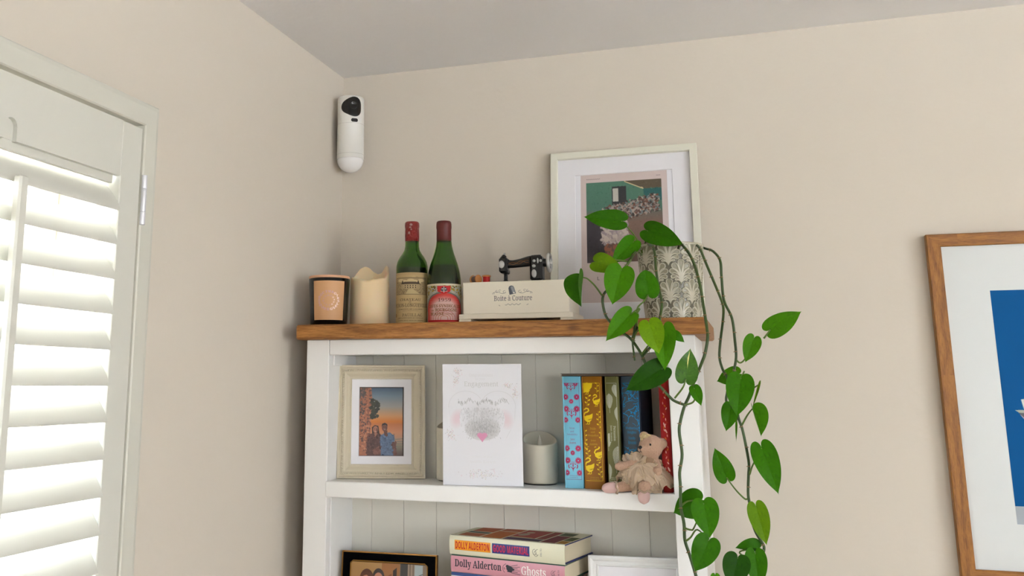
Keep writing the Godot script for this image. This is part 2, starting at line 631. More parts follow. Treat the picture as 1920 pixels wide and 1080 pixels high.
# ============================ the plantation shutter ============================
func build_shutter() -> void:
	var z0 := 0.9157
	var z1 := 2.15
	var y0 := 0.90
	var y1 := 2.0827
	var root := thing("window_shutter", "white plantation shutter with tilted louvres filling the window", "shutter", V(0, y0, z0))
	var at := -root.position
	# mitred surround on the wall face, in the plane x = 0
	var ww := z1 - z0 + 0.08
	var hh := y1 - y0 + 0.084
	var xf := Transform3D(Basis(V(0, 0, -1), V(0, 1, 0), V(1, 0, 0)), V(0, (y0 + y1) / 2, (z0 + z1) / 2))
	var prof := [Vector2(0, 0.001), Vector2(0, 0.018), Vector2(0.003, 0.021), Vector2(0.010, 0.0225), Vector2(0.040, 0.0225), Vector2(0.042, 0.020), Vector2(0.042, -0.06), Vector2(0.055, -0.06), Vector2(0.055, -0.07), Vector2(0.040, -0.07), Vector2(0.040, 0.001)]
	for s in 4:
		var st := mb()
		frame_side(st, ww, hh, prof, s)
		var o := obj("surround", st, mat.trim, root)
		o.transform = Transform3D(xf.basis, xf.origin + at)
	var pz := [z0 + 0.0035, (z0 + z1) / 2 + 0.001]
	var pw := (z1 - z0) / 2 - 0.0045
	for p in 2:
		var a: float = pz[p]
		var b: float = a + pw
		var stile := 0.056
		var xb := -0.010
		var xfr := 0.018
		var st := mb()
		span_box(st, V(xb, y0 + 0.004, a), V(xfr, y1 - 0.0055, a + stile), 0.0015)
		var s1 := obj("stile", st, mat.shutter, root, at)
		st = mb()
		span_box(st, V(xb, y0 + 0.004, b - stile), V(xfr, y1 - 0.0055, b), 0.0015)
		obj("stile", st, mat.shutter, root, at)
		# top rail with the notch that takes the tilt rod
		var zm := a + pw / 2 + 0.009
		var ra := a + stile + 0.0006
		var rb := b - stile - 0.0006
		var top := y1 - 0.0055
		var bot := 1.9815
		var pts := PackedVector2Array([Vector2(ra, top), Vector2(ra, bot), Vector2(zm - 0.012, bot)])
		for k in 9:
			var an := PI - PI * k / 8.0
			pts.append(Vector2(zm + 0.012 * cos(an), bot + 0.021 + 0.012 * sin(an)))
		pts.append_array(PackedVector2Array([Vector2(zm + 0.012, bot), Vector2(rb, bot), Vector2(rb, top)]))
		st = mb()
		extrude(st, pts, 0.008, Transform3D(Basis(V(0, 0, 1), V(0, 1, 0), V(-1, 0, 0)), V(xfr - 0.0045, 0, 0)))
		span_box(st, V(xb, bot + 0.002, ra), V(xfr - 0.008, top, rb), 0.0)
		obj("top_rail", st, mat.shutter, root, at)
		st = mb()
		span_box(st, V(0.002, 1.9680, ra + 0.008), V(xfr - 0.0085, 1.984, rb - 0.008), 0.001)
		obj("light_stop", st, mat.shutter, root, at)
		st = mb()
		span_box(st, V(xb, y0 + 0.004, ra), V(xfr, y0 + 0.11, rb), 0.0015)
		obj("bottom_rail", st, mat.shutter, root, at)
		# louvres
		var tilt := deg_to_rad(52.0)
		var prof2 := PackedVector2Array()
		for k in 22:
			var an := TAU * k / 22.0
			prof2.append(Vector2(0.0325 * cos(an), 0.0052 * sin(an) * (1.0 - 0.25 * cos(an) * cos(an))))
		for k in 17:
			var yc := 1.9470 - k * 0.0566
			if yc < y0 + 0.14:
				break
			st = mb(true)
			# profile x axis runs from the room edge (low) to the outer edge (high)
			var bs := Basis(V(-cos(tilt), sin(tilt), 0), V(sin(tilt), cos(tilt), 0), V(0, 0, -1))
			extrude_smooth(st, prof2, rb - ra - 0.003, Transform3D(bs, V(0.004, yc, (ra + rb) / 2)))
			obj("louvre", st, mat.shutter, root, at)
		# tilt rod
		st = mb()
		span_box(st, V(0.036, y0 + 0.15, zm - 0.009), V(0.050, 1.928, zm + 0.009), 0.003)
		obj("tilt_rod", st, mat.shutter, root, at)
		# hinges on the outer stile
		var hz: float = a - 0.0035 if p == 0 else b + 0.003
		for hy in [1.951, 1.15]:
			st = mb(true)
			var hx := 0.0245
			for seg in [[-0.043, -0.021], [-0.0205, 0.0195], [0.020, 0.043]]:
				lathe(st, [Vector2(0, seg[0]), Vector2(0.0045, seg[0]), Vector2(0.0047, seg[0] + 0.001), Vector2(0.0047, seg[1] - 0.001), Vector2(0.0045, seg[1]), Vector2(0, seg[1])], 16, Transform3D(Basis.IDENTITY, V(hx, hy, hz)))
			obj("hinge", st, mat.hinge, root, at)

func extrude_smooth(st: SurfaceTool, poly: PackedVector2Array, depth: float, xf: Transform3D) -> void:
	var h := depth / 2.0
	var n := poly.size()
	st.set_smooth_group(0)
	for i in n:
		var a := poly[i]
		var b := poly[(i + 1) % n]
		quad(st, xf * V(a.x, a.y, -h), xf * V(b.x, b.y, -h), xf * V(b.x, b.y, h), xf * V(a.x, a.y, h))
	st.set_smooth_group(-1)
	for i in range(1, n - 1):
		tri(st, xf * V(poly[0].x, poly[0].y, h), xf * V(poly[i].x, poly[i].y, h), xf * V(poly[i + 1].x, poly[i + 1].y, h))
		tri(st, xf * V(poly[0].x, poly[0].y, -h), xf * V(poly[i + 1].x, poly[i + 1].y, -h), xf * V(poly[i].x, poly[i].y, -h))

# ============================ the bookcase ============================
const TOP := 1.7710     # upper face of the oak top
const SHELF := 1.4397   # upper face of the first shelf
const LOW := 1.1400     # upper face of the second shelf
const XL := 0.0603
const XR := 0.8877
const ZF := 0.3223      # face of the uprights
const ZB := 0.175       # face of the back boards

func build_bookcase() -> void:
	var root := thing("bookcase", "tall white painted bookcase with a thick oak top in the corner", "bookcase", V((XL + XR) / 2, 0, 0.18))
	var at := -root.position
	var st := mb()
	span_box(st, V(0.0445, 1.7388, 0.02), V(0.9125, TOP, 0.349), 0.0035)
	obj("oak_top", st, mat.oak_top, root, at).set_meta("label", "thick oak top board with rounded edges")
	for s in [[XL, XL + 0.0535], [XR - 0.0535, XR]]:
		st = mb()
		span_box(st, V(s[0], 0.0, ZF - 0.022), V(s[1], 1.7386, ZF), 0.0012)
		obj("stile", st, mat.white_paint, root, at)
	st = mb()
	span_box(st, V(XL + 0.0545, 1.7055, ZF - 0.024), V(XR - 0.0545, 1.7384, ZF + 0.0005), 0.0015)
	obj("top_rail", st, mat.white_paint, root, at)
	st = mb()
	span_box(st, V(XL + 0.053, 1.708, ZB - 0.02), V(XR - 0.053, 1.724, ZF - 0.0245))
	obj("top_panel", st, mat.shaded_back_paint, root, at)
	for s in [[XL + 0.001, XL + 0.0525], [XR - 0.0525, XR - 0.001]]:
		st = mb()
		span_box(st, V(s[0], 0.0, 0.036), V(s[1], 1.7385, ZF - 0.0222), 0.001)
		obj("side_panel", st, mat.white_paint, root, at)
	# battens on the inner left side
	st = mb()
	span_box(st, V(XL + 0.0525, 1.683, ZB), V(XL + 0.0575, 1.7075, ZF - 0.022), 0.001)
	obj("batten", st, mat.white_paint, root, at)
	st = mb()
	span_box(st, V(XL + 0.0525, 1.15, 0.268), V(XL + 0.0555, 1.404, ZF - 0.022), 0.001)
	obj("batten", st, mat.white_paint, root, at)
	for y in [SHELF, LOW, 0.80, 0.46, 0.12]:
		st = mb()
		span_box(st, V(XL + 0.0515, y - 0.0328, ZF - 0.0205), V(XR - 0.0515, y, ZF + 0.003), 0.0018)
		span_box(st, V(XL + 0.0530, y - 0.022, ZB), V(XR - 0.0530, y - 0.0003, ZF - 0.02))
		obj("shelf", st, mat.white_paint, root, at)
	# tongue and groove back boards
	var x := XL + 0.052
	var edges := [0.1120]
	var g := 0.1605
	while g < XR - 0.06:
		edges.append(g)
		g += 0.0762
	edges.append(XR - 0.052)
	for i in edges.size() - 1:
		st = mb()
		span_box(st, V(edges[i] + 0.0002, 0.09, ZB - 0.010), V(edges[i + 1] - 0.0002, 1.708, ZB), 0.0008)
		obj("back_board", st, mat.shaded_back_paint, root, at)
	st = mb()
	span_box(st, V(XL + 0.05, 0.05, ZB - 0.016), V(XR - 0.05, 1.73, ZB - 0.0102))
	obj("backing_panel", st, mat.shaded_back_paint, root, at)
	st = mb()
	span_box(st, V(XL + 0.054, 0.0, ZF - 0.03), V(XR - 0.054, 0.087, ZF - 0.008), 0.001)
	obj("plinth", st, mat.white_paint, root, at)

# ============================ things on the oak top ============================
func jitter_noise(seed_: int, freq: float) -> FastNoiseLite:
	var n := FastNoiseLite.new()
	n.seed = seed_
	n.frequency = freq
	n.fractal_octaves = 2
	return n

func build_top_items() -> void:
	# --- security camera in the corner ---
	var root := thing("security_camera", "white capsule shaped security camera with black lens in room corner", "security camera", V(0.0470, 2.273, 0.0590), deg_to_rad(45 - 12))
	var r := 0.0345
	var body := []
	var st := mb(true)
	var sec := func(y: float, sc: float) -> Array:
		var ring := []
		for k in 36:
			var a := TAU * k / 36
			var rr := r * sc
			ring.append(V(rr * sin(a), y, maxf(rr * cos(a), -0.024 * sc) * (1.0 if cos(a) > 0 else 1.0)))
		return ring
	var stack := func(s: SurfaceTool, rows: Array) -> void:
		var rings := []
		for q in rows:
			rings.append(sec.call(q[0], q[1]))
		for i in rings.size() - 1:
			for k in 36:
				var k1 := (k + 1) % 36
				quad(s, rings[i][k], rings[i][k1], rings[i + 1][k1], rings[i + 1][k])
		for k in 36:
			var k1 := (k + 1) % 36
			tri(s, V(0, rows[0][0], 0), rings[0][k1], rings[0][k])
			tri(s, V(0, rows[-1][0], 0), rings[-1][k], rings[-1][k1])
	stack.call(st, [[-0.064, 0.97], [-0.0635, 1.0], [0.0930, 1.0], [0.0965, 0.985], [0.0990, 0.94], [0.1002, 0.85], [0.1007, 0.6]])
	obj("housing", st, M(Color(0.90, 0.89, 0.86), 0.35), root)
	st = mb(true)
	var seam_m := M(Color(0.70, 0.68, 0.64), 0.5)
	stack.call(st, [[0.0255, 0.9], [0.0255, 1.003], [0.0261, 1.003], [0.0261, 0.9]])
	obj("seam", st, seam_m, root)
	st = mb(true)
	stack.call(st, [[-0.0535, 0.9], [-0.0535, 1.003], [-0.0529, 1.003], [-0.0529, 0.9]])
	obj("seam", st, seam_m, root)
	st = mb(true)
	var rows := []
	for k in 10:
		var a := PI / 2 * k / 9.0
		rows.push_front([-0.0645 - 0.034 * sin(a), maxf(0.02, cos(a)) * 0.995])
	stack.call(st, rows)
	obj("sensor_dome", st, M(Color(0.93, 0.92, 0.91), 0.18), root)
	# black lens window: a rounded drop that follows the front of the housing
	st = mb(true)
	var outline := []
	for k in 40:
		var a := TAU * k / 40
		var rad := 1.0 + 0.09 * cos(3.0 * (a - 1.05))
		outline.append(Vector2(0.0280 * rad * cos(a), 0.0255 * rad * sin(a)))
	var wrap_pt := func(p: Vector2, out: float) -> Vector3:
		var a: float = p.x / r
		return V((r + out) * sin(a), p.y, (r + out) * cos(a))
	var cen := Vector2(-0.003, 0.0685)
	for ring in 5:
		for k in 40:
			var k1 := (k + 1) % 40
			var f0 := ring / 5.0
			var f1 := (ring + 1) / 5.0
			var b0 := 0.0016 * (1.0 - f0 * f0) + 0.0002
			var b1 := 0.0016 * (1.0 - f1 * f1) + 0.0002
			quad(st, wrap_pt.call(cen + outline[k] * f0, b0), wrap_pt.call(cen + outline[k] * f1, b1), wrap_pt.call(cen + outline[k1] * f1, b1), wrap_pt.call(cen + outline[k1] * f0, b0))
	var win := obj("lens_window", st, M(Color(0.02, 0.02, 0.03), 0.08), root)
	st = mb(true)
	var la := 0.0 / r
	var lb := Basis(Vector3.UP, la) * Basis(V(1, 0, 0), PI / 2)
	var lo := Vector3(wrap_pt.call(Vector2(0.0, 0.0715), 0.0005))
	lathe(st, [Vector2(0.011, 0.0), Vector2(0.011, 0.002), Vector2(0.0085, 0.0026), Vector2(0.0070, 0.0012), Vector2(0.0, 0.0020)], 28, Transform3D(lb, lo))
	obj("lens", st, M(Color(0.015, 0.015, 0.02), 0.05), win)
	st = mb(true)
	var pill := []
	for k in 24:
		var a := TAU * k / 24
		pill.append(Vector2(0.0045 * signf(cos(a)) + 0.0045 * cos(a), 0.0047 * sin(a)))
	for k in 24:
		var k1 := (k + 1) % 24
		tri(st, wrap_pt.call(Vector2(0.0035, 0.0325), 0.0006), wrap_pt.call(Vector2(0.0035, 0.0325) + pill[k], 0.0005), wrap_pt.call(Vector2(0.0035, 0.0325) + pill[k1], 0.0005))
	obj("light_sensor", st, M(Color(0.04, 0.04, 0.06), 0.15), root)
	st = mb()
	span_box(st, V(-0.016, -0.05, -0.066), V(0.016, 0.07, -0.020), 0.002)
	obj("corner_bracket", st, M(Color(0.88, 0.87, 0.84), 0.4), root)

	# --- scented candle in a black tumbler ---
	root = thing("jar_candle", "black tumbler candle with a peach label at the left end", "candle", V(0.0875, TOP, 0.268))
	st = mb(true)
	lathe(st, [Vector2(0, 0), Vector2(0.040, 0), Vector2(0.0412, 0.001), Vector2(0.0465, 0.1065), Vector2(0.0460, 0.1072), Vector2(0.0435, 0.1072), Vector2(0.0425, 0.098), Vector2(0, 0.098)], 48)
	obj("tumbler", st, M(Color(0.018, 0.018, 0.02), 0.25), root)
	st = mb(true)
	lathe(st, [Vector2(0.0, 0.1074), Vector2(0.0462, 0.1074), Vector2(0.0467, 0.108), Vector2(0.0467, 0.1122), Vector2(0.0460, 0.1130), Vector2(0, 0.1130)], 48)
	obj("lid", st, M(Color(0.86, 0.66, 0.52), 0.45), root)
	var cv := Sheet.new(192, 256, Color(0.80, 0.615, 0.43))
	var rng := RandomNumberGenerator.new()
	rng.seed = 4
	var glyphs := "AOTRSLENGIDUHSAEOCTMPRB"
	for k in 20:
		var a := TAU * k / 20 - 1.2
		var c := Color(0.78, 0.62, 0.66) if cos(a - 0.2) < 0.35 else Color(0.97, 0.88, 0.86)
		cv.text(glyphs[k], "Droid Sans", 96 + 58 * cos(a) - 7, 128 + 58 * sin(a) - 7, 14, 15, c, 0.0, true)
	for k in 12:
		var a := TAU * k / 12 + 0.4
		var c := Color(0.76, 0.60, 0.62) if cos(a - 0.2) < 0.35 else Color(0.96, 0.86, 0.84)
		cv.text(glyphs[20 - k], "Droid Sans", 96 + 32 * cos(a) - 4, 128 + 32 * sin(a) - 4, 9, 9, c, 0.0, true)
	st = mb(true)
	label_patch(st, 0.0424, 0.0466, 0.0125, 0.1000, 0.40, 0.84)
	obj("label", st, M(Color.WHITE, 0.55, 0.0, cv.texture()), root)

	# --- burnt pillar candle ---
	root = thing("pillar_candle", "cream pillar candle with a burnt down ragged rim beside bottles", "candle", V(0.1625, TOP, 0.205))
	st = mb(true)
	var n := jitter_noise(8, 1.0)
	var rim := func(a: float) -> float:
		# tall on the left and at the back right, dipped between
		var h := 0.109 + 0.036 * exp(-pow(angle_difference(a, 4.05) / 0.72, 2)) + 0.036 * exp(-pow(angle_difference(a, 5.62) / 0.62, 2))
		h += 0.006 * exp(-pow(angle_difference(a, 2.6) / 0.40, 2)) - 0.003 * exp(-pow(angle_difference(a, 1.35) / 0.3, 2))
		return h + 0.002 * n.get_noise_2d(a * 3.0, 0.0)
	var seg := 72
	var rr := 0.0455
	for k in seg:
		var a0 := TAU * k / seg
		var a1 := TAU * (k + 1) / seg
		var pt := func(a: float, rad: float, y: float) -> Vector3: return V(rad * cos(a), y, -rad * sin(a))
		# angles run the other way here: front is -PI/2, so mirror to count from the left over the front
		var h0: float = rim.call(wrapf(-a0, -PI, PI) if false else fposmod(-a0, TAU))
		var h1: float = rim.call(fposmod(-a1, TAU))
		var rows0 := [[0.0, 0.0], [rr - 0.002, 0.0], [rr, 0.002], [rr, h0 * 0.5], [rr - 0.0006, h0 - 0.006], [rr - 0.0025, h0 - 0.0015], [rr - 0.0045, h0], [rr - 0.0070, h0 - 0.002], [rr - 0.010, 0.100], [0.0, 0.094]]
		var rows1 := [[0.0, 0.0], [rr - 0.002, 0.0], [rr, 0.002], [rr, h1 * 0.5], [rr - 0.0006, h1 - 0.006], [rr - 0.0025, h1 - 0.0015], [rr - 0.0045, h1], [rr - 0.0070, h1 - 0.002], [rr - 0.010, 0.100], [0.0, 0.094]]
		for i in rows0.size() - 1:
			quad(st, pt.call(a0, rows0[i][0], rows0[i][1]), pt.call(a1, rows1[i][0], rows1[i][1]), pt.call(a1, rows1[i + 1][0], rows1[i + 1][1]), pt.call(a0, rows0[i + 1][0], rows0[i + 1][1]))
	obj("wax", st, mat.wax, root)
	st = mb(true)
	tube(st, [V(0, 0.094, 0), V(0.001, 0.100, 0.001), V(0.003, 0.104, 0.001)], 0.001, 6)
	obj("wick", st, mat.black, root)

	build_bottles()
	build_sewing_box()

func bottle(root: Node3D, outer: Array, liquid_top: float, glass: Material, wine: Material) -> void:
	# glass shell with an inner wall, and the wine inside
	var st := mb(true)
	var inner := []
	for p in outer:
		inner.append(Vector2(maxf(0.0, p.x - 0.0026), p.y))
	var prof := [Vector2(0, 0.004), Vector2(outer[0].x * 0.7, 0.0)] + outer
	for i in range(inner.size() - 1, -1, -1):
		if inner[i].y > 0.006:
			prof.append(inner[i])
	prof.append(Vector2(0, 0.008))
	lathe(st, prof, 48)
	obj("glass_body", st, glass, root)
	st = mb(true)
	var lp := [Vector2(0, 0.009)]
	for i in outer.size():
		var p: Vector2 = outer[i]
		if p.y > 0.006 and p.y < liquid_top:
			lp.append(Vector2(p.x - 0.0030, maxf(p.y, 0.009)))
		elif p.y >= liquid_top:
			var q: Vector2 = outer[i - 1]
			var t := (liquid_top - q.y) / (p.y - q.y)
			lp.append(Vector2(lerpf(q.x, p.x, t) - 0.0030, liquid_top))
			lp.append(Vector2(0, liquid_top))
			break
	lathe(st, lp, 48)
	obj("wine", st, wine, root)

func build_bottles() -> void:
	var glass := M(Color(0.20, 0.36, 0.10, 0.06), 0.04)
	glass.transparency = BaseMaterial3D.TRANSPARENCY_ALPHA
	glass.refraction_enabled = true
	glass.refraction_scale = 0.05
	glass.albedo_color = Color(0.45, 0.66, 0.22, 0.0)
	var wine := M(Color(0.012, 0.006, 0.008), 0.06)
	var gold := 0
	# --- Bordeaux shape ---
	var root := thing("wine_bottle", "straight shouldered green wine bottle with engraved chateau label and red wax cap", "wine bottle", V(0.2643, TOP, 0.2), 0.0, "wine bottles on the oak top")
	var outer := [Vector2(0.0355, 0.001), Vector2(0.0363, 0.006), Vector2(0.0366, 0.02), Vector2(0.0366, 0.130), Vector2(0.0362, 0.138), Vector2(0.0340, 0.148), Vector2(0.0290, 0.158), Vector2(0.0225, 0.167), Vector2(0.0180, 0.175), Vector2(0.0162, 0.183), Vector2(0.0156, 0.200), Vector2(0.0152, 0.239)]
	bottle(root, outer, 0.1335, glass, wine)
	var st := mb(true)
	lathe(st, [Vector2(0.0155, 0.1955), Vector2(0.0163, 0.196), Vector2(0.0166, 0.212), Vector2(0.0160, 0.226), Vector2(0.0166, 0.2275), Vector2(0.0169, 0.233), Vector2(0.0163, 0.239), Vector2(0.0142, 0.2415), Vector2(0.0, 0.2420)], 40)
	var waxm := M(Color(0.50, 0.09, 0.075), 0.35)
	waxm.normal_enabled = true
	waxm.normal_texture = noise_tex(0.06, 128, true, 6.0, 5)
	waxm.uv1_scale = V(2, 1, 1)
	var cap := obj("wax_cap", st, waxm, root)
	st = mb(true)
	for q in [[0.15, 0.233, 0.004, 0.003], [0.05, 0.227, 0.003, 0.002], [-0.1, 0.214, 0.0028, 0.0035], [0.2, 0.222, 0.002, 0.002]]:
		ball(st, V(0.0163 * sin(q[0]), q[1], 0.0163 * cos(q[0])), V(q[2], q[3], 0.0012), 8)
	obj("wax_chip", st, M(Color(0.62, 0.50, 0.48), 0.5), cap)
	var paper := Color(0.70, 0.60, 0.42)
	var ink := Color(0.24, 0.19, 0.13)
	var cv := Sheet.new(260, 400, paper)
	var rng := RandomNumberGenerator.new()
	rng.seed = 12
	for k in 90:
		var g := rng.randf_range(-0.04, 0.03)
		cv.ell(rng.randf() * 260, rng.randf() * 400, rng.randf_range(3, 18), rng.randf_range(2, 9), paper + Color(g, g, g * 0.8))
	cv.frame(4, 12, 252, 384, 1.5, Color(0.55, 0.46, 0.30))
	# engraving of a house among trees
	cv.rect(28, 42, 204, 130, Color(0.60, 0.52, 0.37))
	cv.frame(26, 40, 208, 134, 2.5, ink)
	for k in 7:
		cv.ell(70 + k * 21, 62 + (k % 3) * 7, 22, 12, Color(0.76, 0.67, 0.50))
	cv.rect(80, 92, 100, 38, Color(0.66, 0.58, 0.42))
	cv.poly([Vector2(76, 93), Vector2(96, 74), Vector2(164, 74), Vector2(184, 93)], Color(0.30, 0.24, 0.18))
	for k in 2:
		cv.poly([Vector2(74 + k * 92, 92), Vector2(84 + k * 92, 60), Vector2(94 + k * 92, 92)], ink)
		cv.rect(76 + k * 92, 92, 16, 38, Color(0.62, 0.54, 0.39))
	for k in 5:
		cv.rect(98 + k * 15, 100, 5, 9, ink)
		cv.rect(98 + k * 15, 115, 5, 10, ink)
	for k in 420:
		var x := rng.randf_range(30, 226)
		var y := rng.randf_range(74, 168)
		if x > 76 and x < 188 and y < 130:
			continue
		var c := ink.lerp(Color(0.62, 0.54, 0.39), rng.randf() * 0.7)
		cv.line([Vector2(x, y), Vector2(x + rng.randf_range(-6, 6), y + rng.randf_range(-5, 5))], 1.8, c)
	cv.poly([Vector2(118, 132), Vector2(146, 132), Vector2(186, 170), Vector2(104, 170)], Color(0.70, 0.62, 0.45))
	cv.text("CHATEAU", "Droid Serif", 66, 206, 128, 17, ink)
	cv.text("DE", "Droid Serif", 122, 230, 14, 8, ink)
	cv.text("PICHON-LONGUEVILLE", "Droid Serif", 14, 246, 232, 26, ink)
	cv.text("COMTESSE DE LALANDE", "Droid Serif", 56, 285, 148, 9, ink)
	cv.line([Vector2(84, 303), Vector2(176, 303)], 1.2, ink)
	cv.ell(22, 336, 9, 14, Color(0.45, 0.30, 0.16))
	cv.ell(22, 336, 5, 9, Color(0.62, 0.50, 0.30))
	cv.text("PAUILLAC", "Droid Serif", 82, 324, 118, 22, Color(0.36, 0.29, 0.20))
	cv.text("APPELLATION PAUILLAC CONTROLEE", "Droid Serif", 50, 354, 160, 8, ink)
	cv.text("SOCIETE CIVILE  PAUILLAC GIRONDE", "Droid Serif", 50, 374, 160, 7, ink)
	st = mb(true)
	label_patch(st, 0.0369, 0.0369, 0.006, 0.1205, 0.22, 1.42, 28)
	obj("label", st, M(Color.WHITE, 0.8, 0.0, cv.texture()), root)
	# --- Burgundy shape ---
	root = thing("wine_bottle", "sloping shouldered green wine bottle with red arched 1959 label", "wine bottle", V(0.3415, TOP, 0.2), 0.0, "wine bottles on the oak top")
	outer = [Vector2(0.0375, 0.001), Vector2(0.0383, 0.006), Vector2(0.0386, 0.02), Vector2(0.0386, 0.092), Vector2(0.0378, 0.108), Vector2(0.0354, 0.124), Vector2(0.0316, 0.139), Vector2(0.0265, 0.154), Vector2(0.0218, 0.168), Vector2(0.0186, 0.181), Vector2(0.0168, 0.196), Vector2(0.0160, 0.235)]
	bottle(root, outer, 0.136, glass, wine)
	st = mb(true)
	lathe(st, [Vector2(0.0166, 0.1915), Vector2(0.0171, 0.192), Vector2(0.0168, 0.220), Vector2(0.0172, 0.2215), Vector2(0.0176, 0.225), Vector2(0.0174, 0.2325), Vector2(0.0166, 0.2370), Vector2(0.0145, 0.2390), Vector2(0, 0.2393)], 40)
	obj("capsule", st, M(Color(0.36, 0.105, 0.085), 0.5), root)
	cv = Sheet.new(300, 300, Color(0.68, 0.66, 0.58))
	for k in 150:
		var x := rng.randf() * 300
		var y := rng.randf_range(12, 130)
		var cc: Color = [Color(0.72, 0.58, 0.10), Color(0.62, 0.50, 0.08), Color(0.34, 0.20, 0.10), Color(0.48, 0.42, 0.10)][k % 4]
		cv.ell(x, y, rng.randf_range(4, 9), rng.randf_range(3, 7), cc, rng.randf() * 3)
	cv.rect(0, 0, 300, 14, Color(0.84, 0.80, 0.68))
	# stone arch
	cv.ell(155, 190, 148, 148, Color(0.66, 0.64, 0.58))
	cv.rect(7, 190, 296, 110, Color(0.62, 0.60, 0.54))
	cv.ell(155, 194, 130, 132, Color(0.42, 0.40, 0.37))
	cv.ell(157, 198, 122, 124, Color(0.78, 0.20, 0.17))
	cv.rect(35, 196, 244, 104, Color(0.78, 0.20, 0.17))
	for k in 14:
		var a := PI + PI * (k + 0.5) / 14
		cv.line([Vector2(155 + 131 * cos(a), 192 + 131 * sin(a)), Vector2(155 + 148 * cos(a), 190 + 148 * sin(a))], 1.2, Color(0.45, 0.43, 0.40))
	for k in 6:
		var q := 1.0 - k * 0.075
		var pk := Color(0.78, 0.24, 0.21).lerp(Color(0.80, 0.66, 0.62), k / 5.0)
		cv.ell(157, 200, 114 * q, 117 * q, pk)
		cv.rect(157 - 114 * q, 200, 228 * q, 100, pk)
	for k in 9:
		cv.line([Vector2(60, 120 + k * 19), Vector2(254, 120 + k * 19)], 0.8, Color(0.80, 0.48, 0.44))
	for k in 4:
		cv.arc(157, 268, 66 - k * 15, 60 - k * 14, PI, TAU, 3.0, Color(0.72, 0.30 + 0.05 * k, 0.28))
		cv.line([Vector2(157 - 66 + k * 15, 268), Vector2(157 - 66 + k * 15, 300)], 3.0, Color(0.72, 0.30, 0.28))
		cv.line([Vector2(157 + 66 - k * 15, 268), Vector2(157 + 66 - k * 15, 300)], 3.0, Color(0.72, 0.30, 0.28))
	cv.rect(40, 282, 236, 18, Color(0.70, 0.05, 0.09))
	# shield
	cv.poly([Vector2(116, 18), Vector2(196, 18), Vector2(194, 62), Vector2(156, 84), Vector2(118, 62)], Color(0.74, 0.10, 0.10))
	cv.ell(156, 46, 18, 20, Color(0.22, 0.18, 0.20))
	cv.line([Vector2(156, 22), Vector2(156, 70)], 4, Color(0.80, 0.78, 0.76))
	cv.line([Vector2(136, 60), Vector2(176, 60)], 3, Color(0.80, 0.78, 0.76))
	cv.ell(147, 42, 5, 6, Color(0.66, 0.64, 0.62))
	cv.ell(165, 42, 5, 6, Color(0.66, 0.64, 0.62))
	var ink2 := Color(0.26, 0.08, 0.06)
	var gold_ink := Color(0.42, 0.26, 0.05)
	cv.text("1959", "Droid Serif", 122, 114, 74, 26, ink2)
	cv.text("CAVES SYNDICALES", "Droid Serif", 50, 163, 216, 23, gold_ink, 0.0, true)
	cv.text("DE", "Droid Serif", 76, 204, 18, 10, gold_ink, 0.0, true)
	cv.text("BOURGOGNE", "Droid Serif", 102, 193, 136, 23, gold_ink, 0.0, true)
	cv.text("BEAUNE", "Droid Serif", 68, 224, 88, 22, gold_ink, 0.0, true)
	cv.text("COTE-D'OR", "Droid Serif", 164, 232, 46, 9, gold_ink)
	st = mb(true)
	label_patch(st, 0.0389, 0.0389, 0.007, 0.0925, 0.22, 1.50, 28)
	obj("label", st, M(Color.WHITE, 0.7, 0.0, cv.texture()), root)

